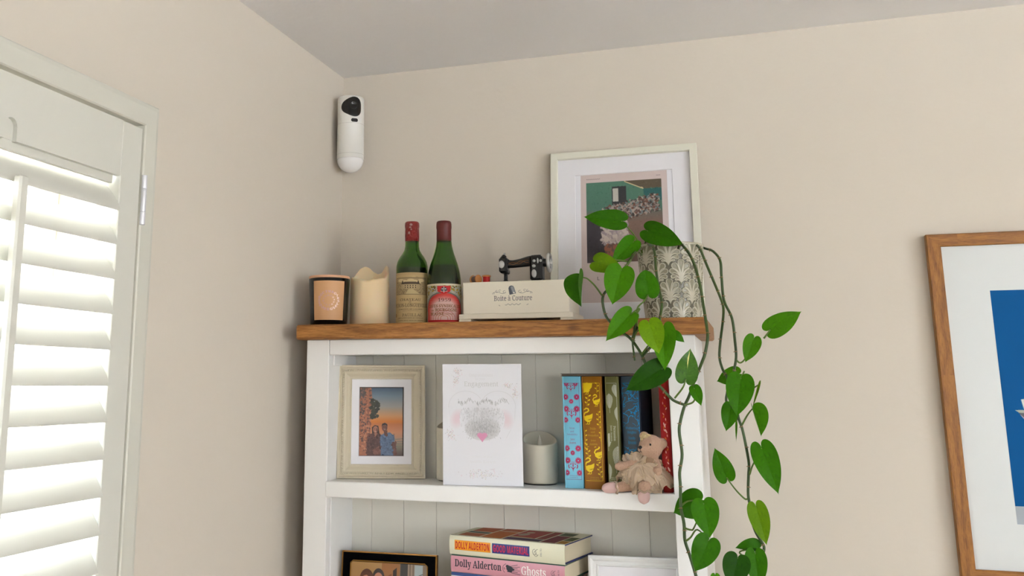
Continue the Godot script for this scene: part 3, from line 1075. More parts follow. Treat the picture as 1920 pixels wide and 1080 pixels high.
func build_sewing_box() -> void:
	# --- the box ---
	var root := thing("sewing_box", "white wooden sewing box with grey French lettering and thimble print", "box", V(0.511, TOP, 0.165))
	var cream := M(Color(0.915, 0.880, 0.80), 0.5)
	var st := mb()
	# plinth with a cut-out on each long side
	span_box(st, V(-0.1265, 0.0125, -0.066), V(0.1265, 0.0235, 0.066), 0.001)
	for sx in [-1, 1]:
		span_box(st, V(sx * 0.1265, 0.0, -0.066), V(sx * 0.0985, 0.0123, 0.066), 0.001)
	obj("plinth", st, cream, root)
	st = mb()
	span_box(st, V(-0.118, 0.0236, -0.062), V(0.118, 0.0940, 0.062), 0.0012)
	obj("body", st, cream, root)
	var cv := Sheet.new(620, 200, Color(0.915, 0.880, 0.80))
	var ink := Color(0.27, 0.27, 0.28)
	cv.text("Boite à Couture", "Droid Serif", 184, 88, 226, 34, ink)
	cv.poly([Vector2(272, 42), Vector2(276, 30), Vector2(288, 24), Vector2(300, 27), Vector2(306, 38), Vector2(316, 76), Vector2(278, 84)], Color(0.30, 0.32, 0.36))
	cv.poly([Vector2(284, 34), Vector2(294, 28), Vector2(302, 36), Vector2(310, 64), Vector2(296, 68)], Color(0.55, 0.56, 0.57))
	cv.rect(298, 66, 12, 10, Color(0.84, 0.82, 0.78))
	for k in 14:
		cv.ell(286 + (k % 4) * 6 + k * 0.5, 36 + (k / 4) * 9, 1.2, 1.2, Color(0.75, 0.75, 0.74))
	for sg in [-1, 1]:
		var c := Vector2(294, 66)
		var sw := []
		for k in 25:
			var t := k / 24.0
			sw.append(c + Vector2(sg * (40 + 72 * t), 6 * sin(t * TAU) + 3))
		cv.line(sw, 1.6, ink)
		cv.arc(c.x + sg * 46, c.y - 2, 8, 8, 0.0, 5.2, 1.5, ink)
		cv.arc(c.x + sg * 74, c.y - 10, 6, 6, 1.0, 6.0, 1.3, ink)
		cv.arc(c.x + sg * 92, c.y - 6, 7, 7, 0.5, 5.0, 1.3, ink)
		cv.arc(c.x + sg * 113, c.y + 8, 5, 5, 2.0, 7.0, 1.4, ink)
	var wv := []
	for k in 40:
		wv.append(Vector2(250 + k * 2.4, 147 + 4 * sin(k * 0.62)))
	cv.line(wv, 1.8, ink)
	cv.line([Vector2(212, 149), Vector2(220, 155)], 1.8, ink)
	cv.line([Vector2(378, 152), Vector2(388, 146)], 1.8, ink)
	st = mb()
	panel(st, 0.232, 0.0670, 0.0623, 0.0, 0.0588)
	obj("printed_front", st, M(Color.WHITE, 0.5, 0.0, cv.texture()), root)
	# --- miniature sewing machine on the lid ---
	var base := V(0.5030, TOP + 0.0940, 0.165)
	root = thing("toy_sewing_machine", "miniature black sewing machine with silver handwheel on the white box", "ornament", base)
	var bk := M(Color(0.028, 0.028, 0.03), 0.28)
	var silver := M(Color(0.72, 0.72, 0.71), 0.42, 0.6)
	var q := func(px: float, py: float) -> Vector3: return V((px - 0.5) * 1.0, py, 0.0)
	st = mb()
	span_box(st, V(-0.055, 0.0, -0.020), V(0.063, 0.0045, 0.020), 0.0015)
	obj("bed", st, bk, root)
	st = mb(true)
	# pillar, then the arm as one swept body
	var pil := []
	for y in [0.004, 0.006, 0.03, 0.046, 0.0545, 0.0565]:
		pil.append(y)
	st.set_smooth_group(-1)
	box(st, V(0.0415, 0.030, 0.0), V(0.0255, 0.052, 0.030), 0.004)
	obj("pillar", st, bk, root)
	st = mb(true)
	tube(st, smooth_path([V(0.050, 0.0465, 0), V(0.028, 0.0455, 0), V(0.008, 0.0425, 0), V(-0.008, 0.0408, 0), V(-0.020, 0.0412, 0)], 5), [0.0115, 0.0118, 0.0119, 0.0118, 0.0115, 0.0110, 0.0107, 0.0103, 0.0099, 0.0095, 0.0091, 0.0088, 0.0086, 0.0084, 0.0083, 0.0082, 0.0082, 0.0083, 0.0085, 0.0088, 0.0090], 18, 0.85)
	obj("arm", st, bk, root)
	st = mb()
	box(st, V(-0.0275, 0.0385, 0.0), V(0.0175, 0.033, 0.024), 0.004)
	box(st, V(-0.0275, 0.0555, 0.0), V(0.0095, 0.010, 0.012), 0.003)
	box(st, V(-0.0215, 0.0255, 0.0), V(0.0085, 0.010, 0.018), 0.002)
	var head := obj("head", st, bk, root)
	st = mb(true)
	lathe(st, [Vector2(0, 0.0045), Vector2(0.0036, 0.0045), Vector2(0.0038, 0.024), Vector2(0.0, 0.024)], 16, Transform3D(Basis.IDENTITY, V(-0.0245, 0, 0)))
	lathe(st, [Vector2(0, 0.0045), Vector2(0.0052, 0.0045), Vector2(0.0052, 0.0075), Vector2(0.0, 0.0075)], 16, Transform3D(Basis.IDENTITY, V(-0.0245, 0, 0)))
	obj("needle_bar", st, bk, root)
	st = mb(true)
	lathe(st, [Vector2(0.0022, 0.0), Vector2(0.0022, 0.004), Vector2(0, 0.005)], 12, Transform3D(Basis.IDENTITY, V(-0.0265, 0.0600, 0)))
	obj("thread_pin", st, silver, head)
	# silver dials on the front
	var disc := func(parent: Node, called: String, x: float, y: float, z: float, rx: float, ry_: float) -> void:
		var s := mb(true)
		var bs := Basis(V(rx, 0, 0), V(0, 0, 1), V(0, -ry_, 0))
		lathe(s, [Vector2(1.0, 0), Vector2(1.0, 0.0008), Vector2(0.8, 0.0014), Vector2(0, 0.0016)], 20, Transform3D(bs, V(x, y, z)))
		obj(called, s, silver, parent)
	disc.call(head, "face_plate", -0.0300, 0.0395, 0.0118, 0.0062, 0.0080)
	var pl := root.get_node("pillar")
	disc.call(pl, "dial", 0.0385, 0.0438, 0.0150, 0.0032, 0.0028)
	disc.call(pl, "dial", 0.0460, 0.0440, 0.0150, 0.0019, 0.0055)
	disc.call(pl, "dial", 0.0518, 0.0440, 0.0140, 0.0030, 0.0030)
	disc.call(pl, "dial", 0.0378, 0.0335, 0.0150, 0.0037, 0.0032)
	disc.call(pl, "plate", 0.0378, 0.0180, 0.0150, 0.0052, 0.0085)
	st = mb(true)
	for ph in 2:
		var sc := []
		for k in 26:
			var t := k / 25.0
			var x := lerpf(-0.016, 0.026, t)
			sc.append(V(x, lerpf(0.0402, 0.0445, t) + 0.0026 * sin(t * 9.0 + ph * 2.4), lerpf(0.0073, 0.0098, t)))
		tube(st, sc, 0.0005, 5)
	obj("gold_scroll", st, M(Color(0.50, 0.30, 0.12), 0.45, 0.3), root)
	# handwheel
	st = mb(true)
	var bs := Basis(V(0, 1, 0), V(1, 0, 0), V(0, 0, -1))
	var tor := []
	for k in 13:
		var a := TAU * k / 12
		tor.append(Vector2(0.0165 - 0.0035 * cos(a), -0.0038 * sin(a)))
	lathe(st, tor, 36, Transform3D(bs, V(0.0665, 0.0410, 0)))
	obj("handwheel_rim", st, silver, root)
	st = mb(true)
	for k in 5:
		var a := TAU * k / 5 + 0.3
		tube(st, [V(0.0665, 0.0410, 0), V(0.0665, 0.0410 + 0.015 * cos(a), 0.015 * sin(a))], 0.0019, 8)
	lathe(st, [Vector2(0, -0.004), Vector2(0.004, -0.004), Vector2(0.004, 0.004), Vector2(0, 0.0045)], 16, Transform3D(bs, V(0.0665, 0.0410, 0)))
	obj("handwheel_spokes", st, silver, root)
	st = mb(true)
	lathe(st, [Vector2(0.0085, -0.008), Vector2(0.0085, 0.006), Vector2(0.006, 0.008), Vector2(0, 0.008)], 20, Transform3D(bs, V(0.0565, 0.0410, 0)))
	obj("wheel_boss", st, bk, root)
	root.scale = Vector3.ONE * 1.1
	# --- two thread spools ---
	var spool := func(at: Vector3, basis: Basis, thread: Color, label: String) -> void:
		var o := thing("thread_spool", label, "thread spool", at, 0.0, "thread spools on the sewing box")
		o.basis = basis.scaled(V(1.15, 1.15, 1.15))
		var wood := M(Color(0.72, 0.47, 0.24), 0.55)
		for y in [0.0, 0.0145]:
			var s := mb(true)
			lathe(s, [Vector2(0, y), Vector2(0.0085, y), Vector2(0.0088, y + 0.0006), Vector2(0.0082, y + 0.0030), Vector2(0.006, y + 0.0035), Vector2(0, y + 0.0035)], 24)
			obj("flange", s, wood, o)
		var s2 := mb(true)
		var pr := [Vector2(0.0, 0.0032)]
		for k in 13:
			pr.append(Vector2(0.0068 + 0.0003 * (k % 2), 0.0034 + 0.0112 * k / 12.0))
		pr.append(Vector2(0, 0.0150))
		lathe(s2, pr, 24)
		obj("thread", s2, M(thread, 0.6), o)
	spool.call(V(0.4340, TOP + 0.0940, 0.176), Basis(Vector3.UP, 0.5), Color(0.70, 0.05, 0.05), "tiny wooden spool of red thread standing on the white box")
	spool.call(V(0.4215, TOP + 0.0940 + 0.0101, 0.196), Basis(Vector3.UP, -0.55) * Basis(V(0, 0, 1), PI / 2), Color(0.44, 0.36, 0.33), "tiny wooden spool of brown thread lying on the white box")

# ============================ pictures on the wall and the oak top ============================
func lerp_rows(cv: Sheet, x: float, y: float, w: float, h: float, stops: Array) -> void:
	# a printed gradient: stops of [fraction, colour]
	for k in int(h):
		var t := k / h
		var c: Color = stops[0][1]
		for i in stops.size() - 1:
			if t >= stops[i][0]:
				c = (stops[i][1] as Color).lerp(stops[i + 1][1], clampf((t - stops[i][0]) / (stops[i + 1][0] - stops[i][0]), 0, 1))
		cv.rect(x, y + k, w, 1, c)

func build_art() -> void:
	var rng := RandomNumberGenerator.new()
	rng.seed = 31
	# --- white framed print leaning on the wall ---
	var root := thing("framed_print", "white framed art print leaning on the wall behind the potted plant", "picture", V(0.7286, TOP, 0.080))
	root.rotation.x = -atan2(0.055, 0.4215)
	var w := 0.340
	var h := 0.4255
	var white := M(Color(0.875, 0.865, 0.80), 0.4)
	var prof := [Vector2(0, -0.020), Vector2(0, -0.001), Vector2(0.001, 0.0), Vector2(0.0155, 0.0), Vector2(0.0165, -0.001), Vector2(0.0165, -0.012), Vector2(0.0165, -0.020)]
	for s in 4:
		var st := mb()
		frame_side(st, w, h, prof, s)
		obj("frame_rail", st, white, root, V(0, h / 2, 0))
	var st := mb()
	# mount with a bevelled window, the outer sheet and the paper under it
	frame_all(st, w - 0.031, h - 0.031, [Vector2(0, -0.0125), Vector2(0, -0.0105), Vector2(0.0415, -0.0105), Vector2(0.0425, -0.0125)])
	obj("mount", st, mat.mount, root, V(0, h / 2, 0))
	st = mb()
	panel(st, w - 0.1, h - 0.06, -0.0124, 0, h / 2)
	obj("inner_mount", st, M(Color(0.90, 0.895, 0.91), 0.75), root)
	st = mb()
	box(st, V(0, h / 2, -0.0185), V(w - 0.034, h - 0.034, 0.0025))
	obj("backing_board", st, M(Color(0.45, 0.36, 0.26), 0.8), root)
	# the print: generic blurred colour fields standing in for a painting
	var cv := Sheet.new(400, 620, Color(0.80, 0.735, 0.715))
	for k in 13:
		cv.rect(28 + k * 5, 20 + (k % 2), 3, 4, Color(0.55, 0.50, 0.49))
	for k in 4:
		cv.rect(352 + k * 5, 20, 3, 4, Color(0.55, 0.50, 0.49))
	cv.text("L", "Droid Sans", 72, 498, 9, 16, Color(0.10, 0.10, 0.12))
	lerp_rows(cv, 26, 40, 348, 392, [[0.0, Color(0.30, 0.47, 0.39)], [0.34, Color(0.28, 0.44, 0.37)], [0.42, Color(0.42, 0.38, 0.34)], [0.52, Color(0.47, 0.37, 0.32)], [1.0, Color(0.40, 0.31, 0.28)]])
	cv.poly([Vector2(200, 40), Vector2(374, 40), Vector2(374, 82), Vector2(290, 84)], Color(0.36, 0.31, 0.24))
	cv.line([Vector2(204, 42), Vector2(292, 84)], 5, Color(0.78, 0.70, 0.54))
	cv.rect(292, 84, 82, 60, Color(0.14, 0.36, 0.35))
	cv.rect(146, 66, 66, 90, Color(0.17, 0.17, 0.18))
	cv.rect(150, 74, 26, 66, Color(0.72, 0.70, 0.66))
	cv.poly([Vector2(26, 220), Vector2(100, 240), Vector2(112, 432), Vector2(26, 432)], Color(0.20, 0.18, 0.20))
	for k in 900:
		var t := rng.randf()
		var x := 120 + 240 * t + rng.randf_range(-34, 34)
		var y := 205 - 60 * t + rng.randf_range(-36, 42)
		if x < 34 or x > 362:
			continue
		var c: Color = [Color(0.62, 0.55, 0.52), Color(0.54, 0.47, 0.45), Color(0.42, 0.28, 0.22), Color(0.22, 0.19, 0.18), Color(0.42, 0.47, 0.48), Color(0.66, 0.60, 0.56), Color(0.34, 0.25, 0.22)][k % 7]
		cv.ell(x, y, rng.randf_range(2, 9), rng.randf_range(1.5, 6), c, rng.randf() * 3)
	for k in 500:
		var p := Vector2(rng.randf_range(34, 366), rng.randf_range(48, 424))
		var q: Color = cv.im.get_pixel(int(p.x * 2), int(p.y * 2))
		var g := rng.randf_range(-0.035, 0.035)
		cv.ell(p.x, p.y, rng.randf_range(2, 7), rng.randf_range(1.5, 4), Color(q.r + g, q.g + g, q.b + g), rng.randf() * 3)
	for k in 260:
		var c: Color = [Color(0.66, 0.60, 0.58), Color(0.58, 0.52, 0.53), Color(0.74, 0.68, 0.64)][k % 3]
		cv.ell(rng.randf_range(100, 210), rng.randf_range(235, 345), rng.randf_range(3, 12), rng.randf_range(5, 16), c, rng.randf() * 3)
	for k in 40:
		cv.ell(rng.randf_range(110, 165), rng.randf_range(345, 425), rng.randf_range(3, 10), rng.randf_range(6, 14), [Color(0.56, 0.34, 0.26), Color(0.40, 0.28, 0.25)][k % 2])
	cv.soften(26, 40, 348, 392, 6)
	var sheet_c := Color(0.80, 0.735, 0.715)
	cv.rect(0, 28, 26, 420, sheet_c)
	cv.rect(374, 28, 26, 420, sheet_c)
	cv.rect(20, 30, 360, 10, sheet_c)
	cv.rect(20, 432, 360, 10, sheet_c)
	st = mb()
	panel(st, 0.2, 0.310, -0.0121, 0.0005, 0.2126)
	obj("print", st, M(Color.WHITE, 0.6, 0.0, cv.texture()), root)

	# --- large oak framed print on the wall at the right ---
	w = 0.72
	h = 0.6935
	root = thing("wall_picture", "large oak framed picture with white border and bright blue print hanging at right", "picture", V(1.3517 + w / 2, 1.9555 - h / 2, 0.006))
	prof = [Vector2(0, -0.004), Vector2(0, 0.017), Vector2(0.0015, 0.019), Vector2(0.0245, 0.019), Vector2(0.0262, 0.0175), Vector2(0.0262, 0.008), Vector2(0.0262, -0.004)]
	for s in 4:
		st = mb()
		frame_side(st, w, h, prof, s)
		obj("frame_rail", st, mat.oak_frame, root)
	st = mb()
	panel(st, w - 0.05, h - 0.05, 0.0105)
	obj("mount", st, M(Color(0.83, 0.84, 0.83), 0.35), root)
	cv = Sheet.new(504, 459, Color(0.0, 0.33, 0.57))
	cv.rect(0, 425, 504, 34, Color(0.66, 0.69, 0.71))
	# a white winged shape cut by the picture edge
	var gx := 19.0
	var gy := 240.0
	cv.poly([Vector2(gx, gy), Vector2(gx + 46, gy - 2), Vector2(gx + 50, gy + 12), Vector2(gx + 14, gy + 10)], Color(0.70, 0.71, 0.66))
	cv.poly([Vector2(gx + 6, gy + 5), Vector2(gx + 48, gy + 8), Vector2(gx + 44, gy + 30), Vector2(gx + 20, gy + 21)], Color(0.42, 0.42, 0.44))
	cv.poly([Vector2(gx + 8, gy + 8), Vector2(gx + 24, gy + 23), Vector2(gx + 46, gy + 34), Vector2(gx + 22, gy + 29)], Color(0.78, 0.68, 0.76))
	cv.poly([Vector2(gx + 13, gy - 21), Vector2(gx + 44, gy - 26), Vector2(gx + 46, gy - 2), Vector2(gx + 16, gy - 2)], Color(0.80, 0.80, 0.78))
	cv.rect(gx + 18, gy - 18, 5, 6, Color(0.62, 0.72, 0.60))
	st = mb()
	panel(st, w - 0.2166, 0.4587, 0.0108, 0.0, 0.0)
	var blue_m := M(Color.WHITE, 0.55, 0.0, cv.texture())
	blue_m.metallic_specular = 0.25
	var pr := obj("blue_print", st, blue_m, root)
	pr.position.y = (1.8353 + 1.3766) / 2 - root.position.y
	st = mb()
	box(st, V(0, 0, 0.0015), V(w - 0.05, h - 0.05, 0.008))
	obj("backing_board", st, M(Color(0.45, 0.36, 0.26), 0.8), root)

# ============================ things on the first shelf ============================
func hardback(root: Node3D, w: float, h: float, d: float, cover: Material, spine: Material, pages: Color, round_ := 0.004) -> void:
	# stands upright, spine towards +z, its middle at x = 0, the spine's face at z = 0
	var bt := 0.0024
	for sx in [-1, 1]:
		var st := mb()
		span_box(st, V(sx * w / 2, 0, -d), V(sx * (w / 2 - bt), h, -round_ * 0.6), 0.0006)
		obj("cover_board", st, cover, root)
	var st := mb(true)
	var seg := 8
	for k in seg:
		var t0 := float(k) / seg
		var t1 := float(k + 1) / seg
		var P := func(t: float, y: float, inset: float) -> Vector3:
			var x := (t - 0.5) * w
			var z := -round_ * pow(absf(t - 0.5) * 2.0, 2.4)
			return V(x * (1.0 - inset), y, z - inset * 0.02)
		quad(st, P.call(t0, 0, 0), P.call(t1, 0, 0), P.call(t1, h, 0), P.call(t0, h, 0), Vector2(t0, 1), Vector2(t1, 1), Vector2(t1, 0), Vector2(t0, 0))
		quad(st, P.call(t0, h, 0), P.call(t1, h, 0), P.call(t1, h, 0.1), P.call(t0, h, 0.1), Vector2(t0, 0), Vector2(t1, 0), Vector2(t1, 0.01), Vector2(t0, 0.01))
	obj("spine", st, spine, root)
	st = mb()
	span_box(st, V(-w / 2 + bt, 0.003, -d + 0.004), V(w / 2 - bt, h - 0.003, -round_ - 0.0012), 0.0)
	obj("page_block", st, M(pages, 0.9), root)

func flower(cv: Sheet, x: float, y: float, r: float, c: Color, hole: Color) -> void:
	for k in 12:
		var a := TAU * k / 12
		cv.ell(x + 0.68 * r * cos(a), y + 0.68 * r * sin(a), r * 0.36, r * 0.15, c, a)
	cv.ell(x, y, r * 0.40, r * 0.40, c)
	cv.ell(x, y, r * 0.20, r * 0.20, hole)

func sprig(cv: Sheet, x: float, y: float, s: float, c: Color) -> void:
	cv.line([Vector2(x, y - 22 * s), Vector2(x, y + 14 * s)], 1.6 * s, c)
	for sg in [-1, 1]:
		cv.poly([Vector2(x, y + 4 * s), Vector2(x + sg * 8 * s, y - 2 * s), Vector2(x + sg * 13 * s, y - 3 * s), Vector2(x + sg * 5 * s, y + 3 * s), Vector2(x, y + 10 * s)], c)
		cv.arc(x + sg * 9 * s, y - 4 * s, 9 * s, 9 * s, -PI / 2 + sg * 0.9, -PI / 2 + sg * 2.4, 3.4 * s, c)
		cv.line([Vector2(x, y - 8 * s), Vector2(x + sg * 8 * s, y - 22 * s)], 1.2 * s, c)
		cv.ell(x + sg * 9 * s, y - 12 * s, 3 * s, 2 * s, c, sg * 0.8)
	cv.ell(x, y - 6 * s, 2.6 * s, 2.6 * s, c)

func swan(cv: Sheet, x: float, y: float, s: float, c: Color, ground: Color, mirror := 1.0) -> void:
	var body := []
	for p in [[-16, -2], [-6, -8], [6, -10], [18, -16], [17, -4], [12, 10], [4, 17], [-6, 15], [-15, 8]]:
		body.append(Vector2(x + mirror * p[0] * s, y + p[1] * s))
	cv.poly(body, c)
	var neck := []
	for p in [[-12, 2], [-17, -8], [-12, -18], [-3, -21], [3, -26], [1, -33], [-7, -35], [-12, -31]]:
		neck.append(Vector2(x + mirror * p[0] * s, y + p[1] * s))
	cv.line(neck, 5.0 * s, c)
	cv.line([neck[-1], neck[-1] + Vector2(-mirror * 4 * s, 3 * s)], 2.2 * s, c)
	for k in 4:
		cv.arc(x + mirror * (2 + k * 3) * s, y + (2 - k) * s, 9 * s, 6 * s, 0.4, 2.0, 0.9 * s, ground)
	for k in [-2, 6]:
		cv.line([Vector2(x + mirror * k * s, y + 14 * s), Vector2(x + mirror * (k - 1) * s, y + 23 * s), Vector2(x + mirror * (k - 7) * s, y + 24 * s)], 2.2 * s, c)

func twig(cv: Sheet, x: float, y: float, len_: float, lean: float, c: Color, r := 5.0) -> void:
	var tip := Vector2(x + lean, y - len_)
	cv.line([Vector2(x, y), tip], 1.5, c)
	var n := int(len_ / 14)
	for k in n:
		var p := Vector2(x, y).lerp(tip, (k + 0.5) / n)
		var sg := 1.0 if k % 2 == 0 else -1.0
		cv.ell(p.x + sg * r * 1.3, p.y - r * 0.5, r, r * 0.55, c, -sg * 0.7)

func fern(cv: Sheet, x: float, y: float, len_: float, lean: float, wd: float, c: Color) -> void:
	var tip := Vector2(x + lean, y - len_)
	cv.line([Vector2(x - lean * 0.35, y + len_ * 0.35), tip], 2.0, c)
	for k in 15:
		var t := k / 14.0
		var p := Vector2(x, y).lerp(tip, t)
		var l := wd * sin(PI * clampf(0.12 + 0.88 * t, 0, 1)) + 2
		for sg in [-1, 1]:
			cv.line([p, p + Vector2(sg * l, -l * 0.75).rotated(lean / len_)], 3.0, c)

func build_shelf_items() -> void:
	var rng := RandomNumberGenerator.new()
	rng.seed = 77
	# --- ornate cream frame with a couple at sunset ---
	var a := deg_to_rad(19.4)
	var root := thing("photo_frame", "cream beaded photo frame with sunset picture of a couple", "photo frame", V(0.206, SHELF + 0.0005, 0.239))
	var up := V(-0.33 * 0.012 / 0.245, 1, -0.94 * 0.012 / 0.245).normalized()
	var ux := V(cos(a), 0, -sin(a))
	root.basis = Basis(ux, up, ux.cross(up))
	var w := 0.195
	var h := 0.2455
	var cream := M(Color(0.80, 0.755, 0.655), 0.45)
	var prof := [Vector2(0, -0.014), Vector2(0, -0.001), Vector2(0.0010, 0.0), Vector2(0.0045, -0.0005), Vector2(0.0060, -0.0035), Vector2(0.0085, -0.0035), Vector2(0.0095, -0.0018), Vector2(0.0140, -0.0018), Vector2(0.0150, -0.0030), Vector2(0.0190, -0.0042), Vector2(0.0245, -0.0085), Vector2(0.0268, -0.0088), Vector2(0.0275, -0.0075), Vector2(0.0292, -0.0075), Vector2(0.0305, -0.0100), Vector2(0.0315, -0.0140)]
	for s in 4:
		var sf := mb()
		frame_side(sf, w, h, prof, s)
		obj("frame_rail", sf, cream, root, V(0, h / 2, 0))
	var st := mb(true)
	var bead := func(p: Vector3) -> void: ball(st, p, V(0.0019, 0.0019, 0.0016), 6)
	var n := 34
	for k in n:
		var t := (k + 0.5) / n - 0.5
		for sg in [-1, 1]:
			bead.call(V(t * (w - 0.022), h / 2 + sg * (h / 2 - 0.0116), -0.0014))
	n = 44
	for k in n:
		var t := (k + 0.5) / n - 0.5
		for sg in [-1, 1]:
			bead.call(V(sg * (w / 2 - 0.0116), h / 2 + t * (h - 0.022), -0.0014))
	obj("beading", st, cream, root).set_meta("kind", "stuff")
	st = mb()
	frame_all(st, w - 0.060, h - 0.060, [Vector2(0, -0.0118), Vector2(0, -0.0105), Vector2(0.0175, -0.0105), Vector2(0.0182, -0.0118)])
	obj("mount", st, mat.mount, root, V(0, h / 2, 0))
	st = mb()
	box(st, V(0, h / 2, -0.0138), V(w - 0.05, h - 0.05, 0.0035))
	obj("backing_board", st, M(Color(0.22, 0.18, 0.15), 0.8), root)
	var cv := Sheet.new(200, 300, Color(0.5, 0.5, 0.5))
	lerp_rows(cv, 0, 0, 200, 300, [[0.0, Color(0.24, 0.33, 0.42)], [0.12, Color(0.42, 0.48, 0.53)], [0.28, Color(0.58, 0.56, 0.53)], [0.42, Color(0.78, 0.56, 0.36)], [0.50, Color(0.80, 0.46, 0.16)], [0.54, Color(0.74, 0.44, 0.24)], [0.66, Color(0.78, 0.52, 0.36)], [0.78, Color(0.66, 0.52, 0.42)], [0.86, Color(0.52, 0.47, 0.38)], [1.0, Color(0.34, 0.27, 0.24)]])
	for k in 4:
		cv.line([Vector2(130 + k * 6, 232 + k * 9), Vector2(200, 226 + k * 11)], 2.4, Color(0.44, 0.44, 0.40))
	cv.poly([Vector2(0, 0), Vector2(54, 0), Vector2(60, 60), Vector2(50, 140), Vector2(54, 230), Vector2(40, 300), Vector2(0, 300)], Color(0.62, 0.39, 0.29))
	for k in 260:
		var x := rng.randf_range(0, 52)
		var y := rng.randf_range(0, 290)
		var c: Color = [Color(0.72, 0.48, 0.36), Color(0.48, 0.30, 0.24), Color(0.36, 0.26, 0.24), Color(0.66, 0.42, 0.30)][k % 4]
		if y < 130 and x < 34 - y * 0.12:
			c = [Color(0.28, 0.24, 0.23), Color(0.36, 0.31, 0.29)][k % 2]
		cv.ell(x, y, rng.randf_range(2, 7), rng.randf_range(2, 5), c, rng.randf() * 3)
	for k in 70:
		var x := rng.randf_range(50, 92)
		var y := rng.randf_range(50, 136)
		if Vector2((x - 66) / 27, (y - 95) / 44).length() < 1.0:
			cv.ell(x, y, rng.randf_range(4, 9), rng.randf_range(3, 7), [Color(0.15, 0.16, 0.12), Color(0.21, 0.21, 0.15)][k % 2])
	# two people: a woman in a brown blouse with a bag, a man in a blue shirt
	cv.poly([Vector2(58, 176), Vector2(72, 166), Vector2(88, 170), Vector2(94, 206), Vector2(104, 250), Vector2(84, 262), Vector2(60, 214)], Color(0.17, 0.10, 0.08))
	cv.poly([Vector2(36, 300), Vector2(34, 250), Vector2(40, 212), Vector2(60, 202), Vector2(86, 202), Vector2(102, 216), Vector2(108, 300)], Color(0.34, 0.22, 0.20))
	cv.poly([Vector2(66, 202), Vector2(84, 202), Vector2(76, 226)], Color(0.62, 0.42, 0.34))
	cv.ell(75, 186, 12, 16, Color(0.62, 0.41, 0.32))
	cv.arc(76, 192, 5, 3, 0.2, PI - 0.2, 1.6, Color(0.86, 0.74, 0.66))
	cv.line([Vector2(54, 206), Vector2(68, 262)], 2.5, Color(0.20, 0.12, 0.11))
	cv.poly([Vector2(60, 276), Vector2(92, 258), Vector2(104, 288), Vector2(72, 300)], Color(0.48, 0.31, 0.27))
	cv.poly([Vector2(100, 300), Vector2(98, 216), Vector2(114, 202), Vector2(142, 198), Vector2(158, 212), Vector2(170, 258), Vector2(172, 300)], Color(0.36, 0.43, 0.54))
	cv.poly([Vector2(150, 244), Vector2(168, 240), Vector2(172, 300), Vector2(158, 300)], Color(0.40, 0.24, 0.20))
	for k in 8:
		cv.line([Vector2(108 + k * 6, 210 + (k % 3) * 8), Vector2(112 + k * 6, 290)], 1.2, Color(0.30, 0.36, 0.46))
	cv.poly([Vector2(112, 190), Vector2(130, 190), Vector2(128, 214), Vector2(118, 216)], Color(0.40, 0.24, 0.19))
	cv.ell(117, 176, 13, 18, Color(0.46, 0.28, 0.22))
	cv.poly([Vector2(103, 172), Vector2(106, 160), Vector2(118, 156), Vector2(129, 162), Vector2(130, 172), Vector2(122, 164), Vector2(108, 166)], Color(0.13, 0.09, 0.08))
	cv.arc(118, 182, 5, 3, 0.2, PI - 0.2, 1.6, Color(0.80, 0.70, 0.64))
	for k in 500:
		var x := rng.randf_range(34, 172)
		var y := rng.randf_range(206, 299)
		var g := rng.randf_range(-0.05, 0.05)
		var q: Color = cv.im.get_pixel(int(x * 2), int(y * 2))
		cv.ell(x, y, rng.randf_range(1.5, 4), rng.randf_range(2, 6), Color(q.r + g, q.g + g, q.b + g), rng.randf() * 3)
	for f in [[75, 186, 12], [117, 177, 13]]:
		cv.ell(f[0] - 4, f[1] - 3, 1.6, 1.1, Color(0.14, 0.08, 0.07))
		cv.ell(f[0] + 4, f[1] - 3, 1.6, 1.1, Color(0.14, 0.08, 0.07))
		cv.ell(f[0] + f[2] * 0.6, f[1] + 3, 3, 9, Color(0.36, 0.22, 0.17))
	cv.soften(0, 0, 200, 300, 3)
	st = mb()
	panel(st, 0.0965, 0.1465, -0.0102, -0.001, 0.1222)
	obj("photo", st, M(Color.WHITE, 0.35, 0.0, cv.texture()), root)
	st = mb()
	tube(st, [V(0, h * 0.5, -0.016), V(0, 0.03, -0.034), V(0, 0.004, -0.040)], 0.004, 6)
	obj("easel_leg", st, M(Color(0.22, 0.18, 0.15), 0.8), root)

	# --- engagement card ---
	a = atan2(0.0224, 0.1632)
	root = thing("greeting_card", "white engagement card with silver lettering and a small pink heart", "card", V(0.4545, SHELF + 0.0005, 0.305), a)
	cv = Sheet.new(440, 654, Color(0.865, 0.86, 0.875))
	var grey := Color(0.80, 0.795, 0.80)
	cv.text("Congratulations", "Droid Serif", 150, 52, 132, 22, Color(0.82, 0.815, 0.82))
	cv.text("on your", "Droid Serif", 184, 78, 56, 14, Color(0.83, 0.825, 0.83))
	cv.text("Engagement", "Droid Serif", 122, 96, 190, 34, Color(0.76, 0.755, 0.75))
	cv.text("to both of you", "Droid Serif", 160, 496, 112, 12, Color(0.85, 0.845, 0.85))
	cv.text("with Love", "Droid Serif", 150, 520, 140, 14, Color(0.84, 0.835, 0.84))
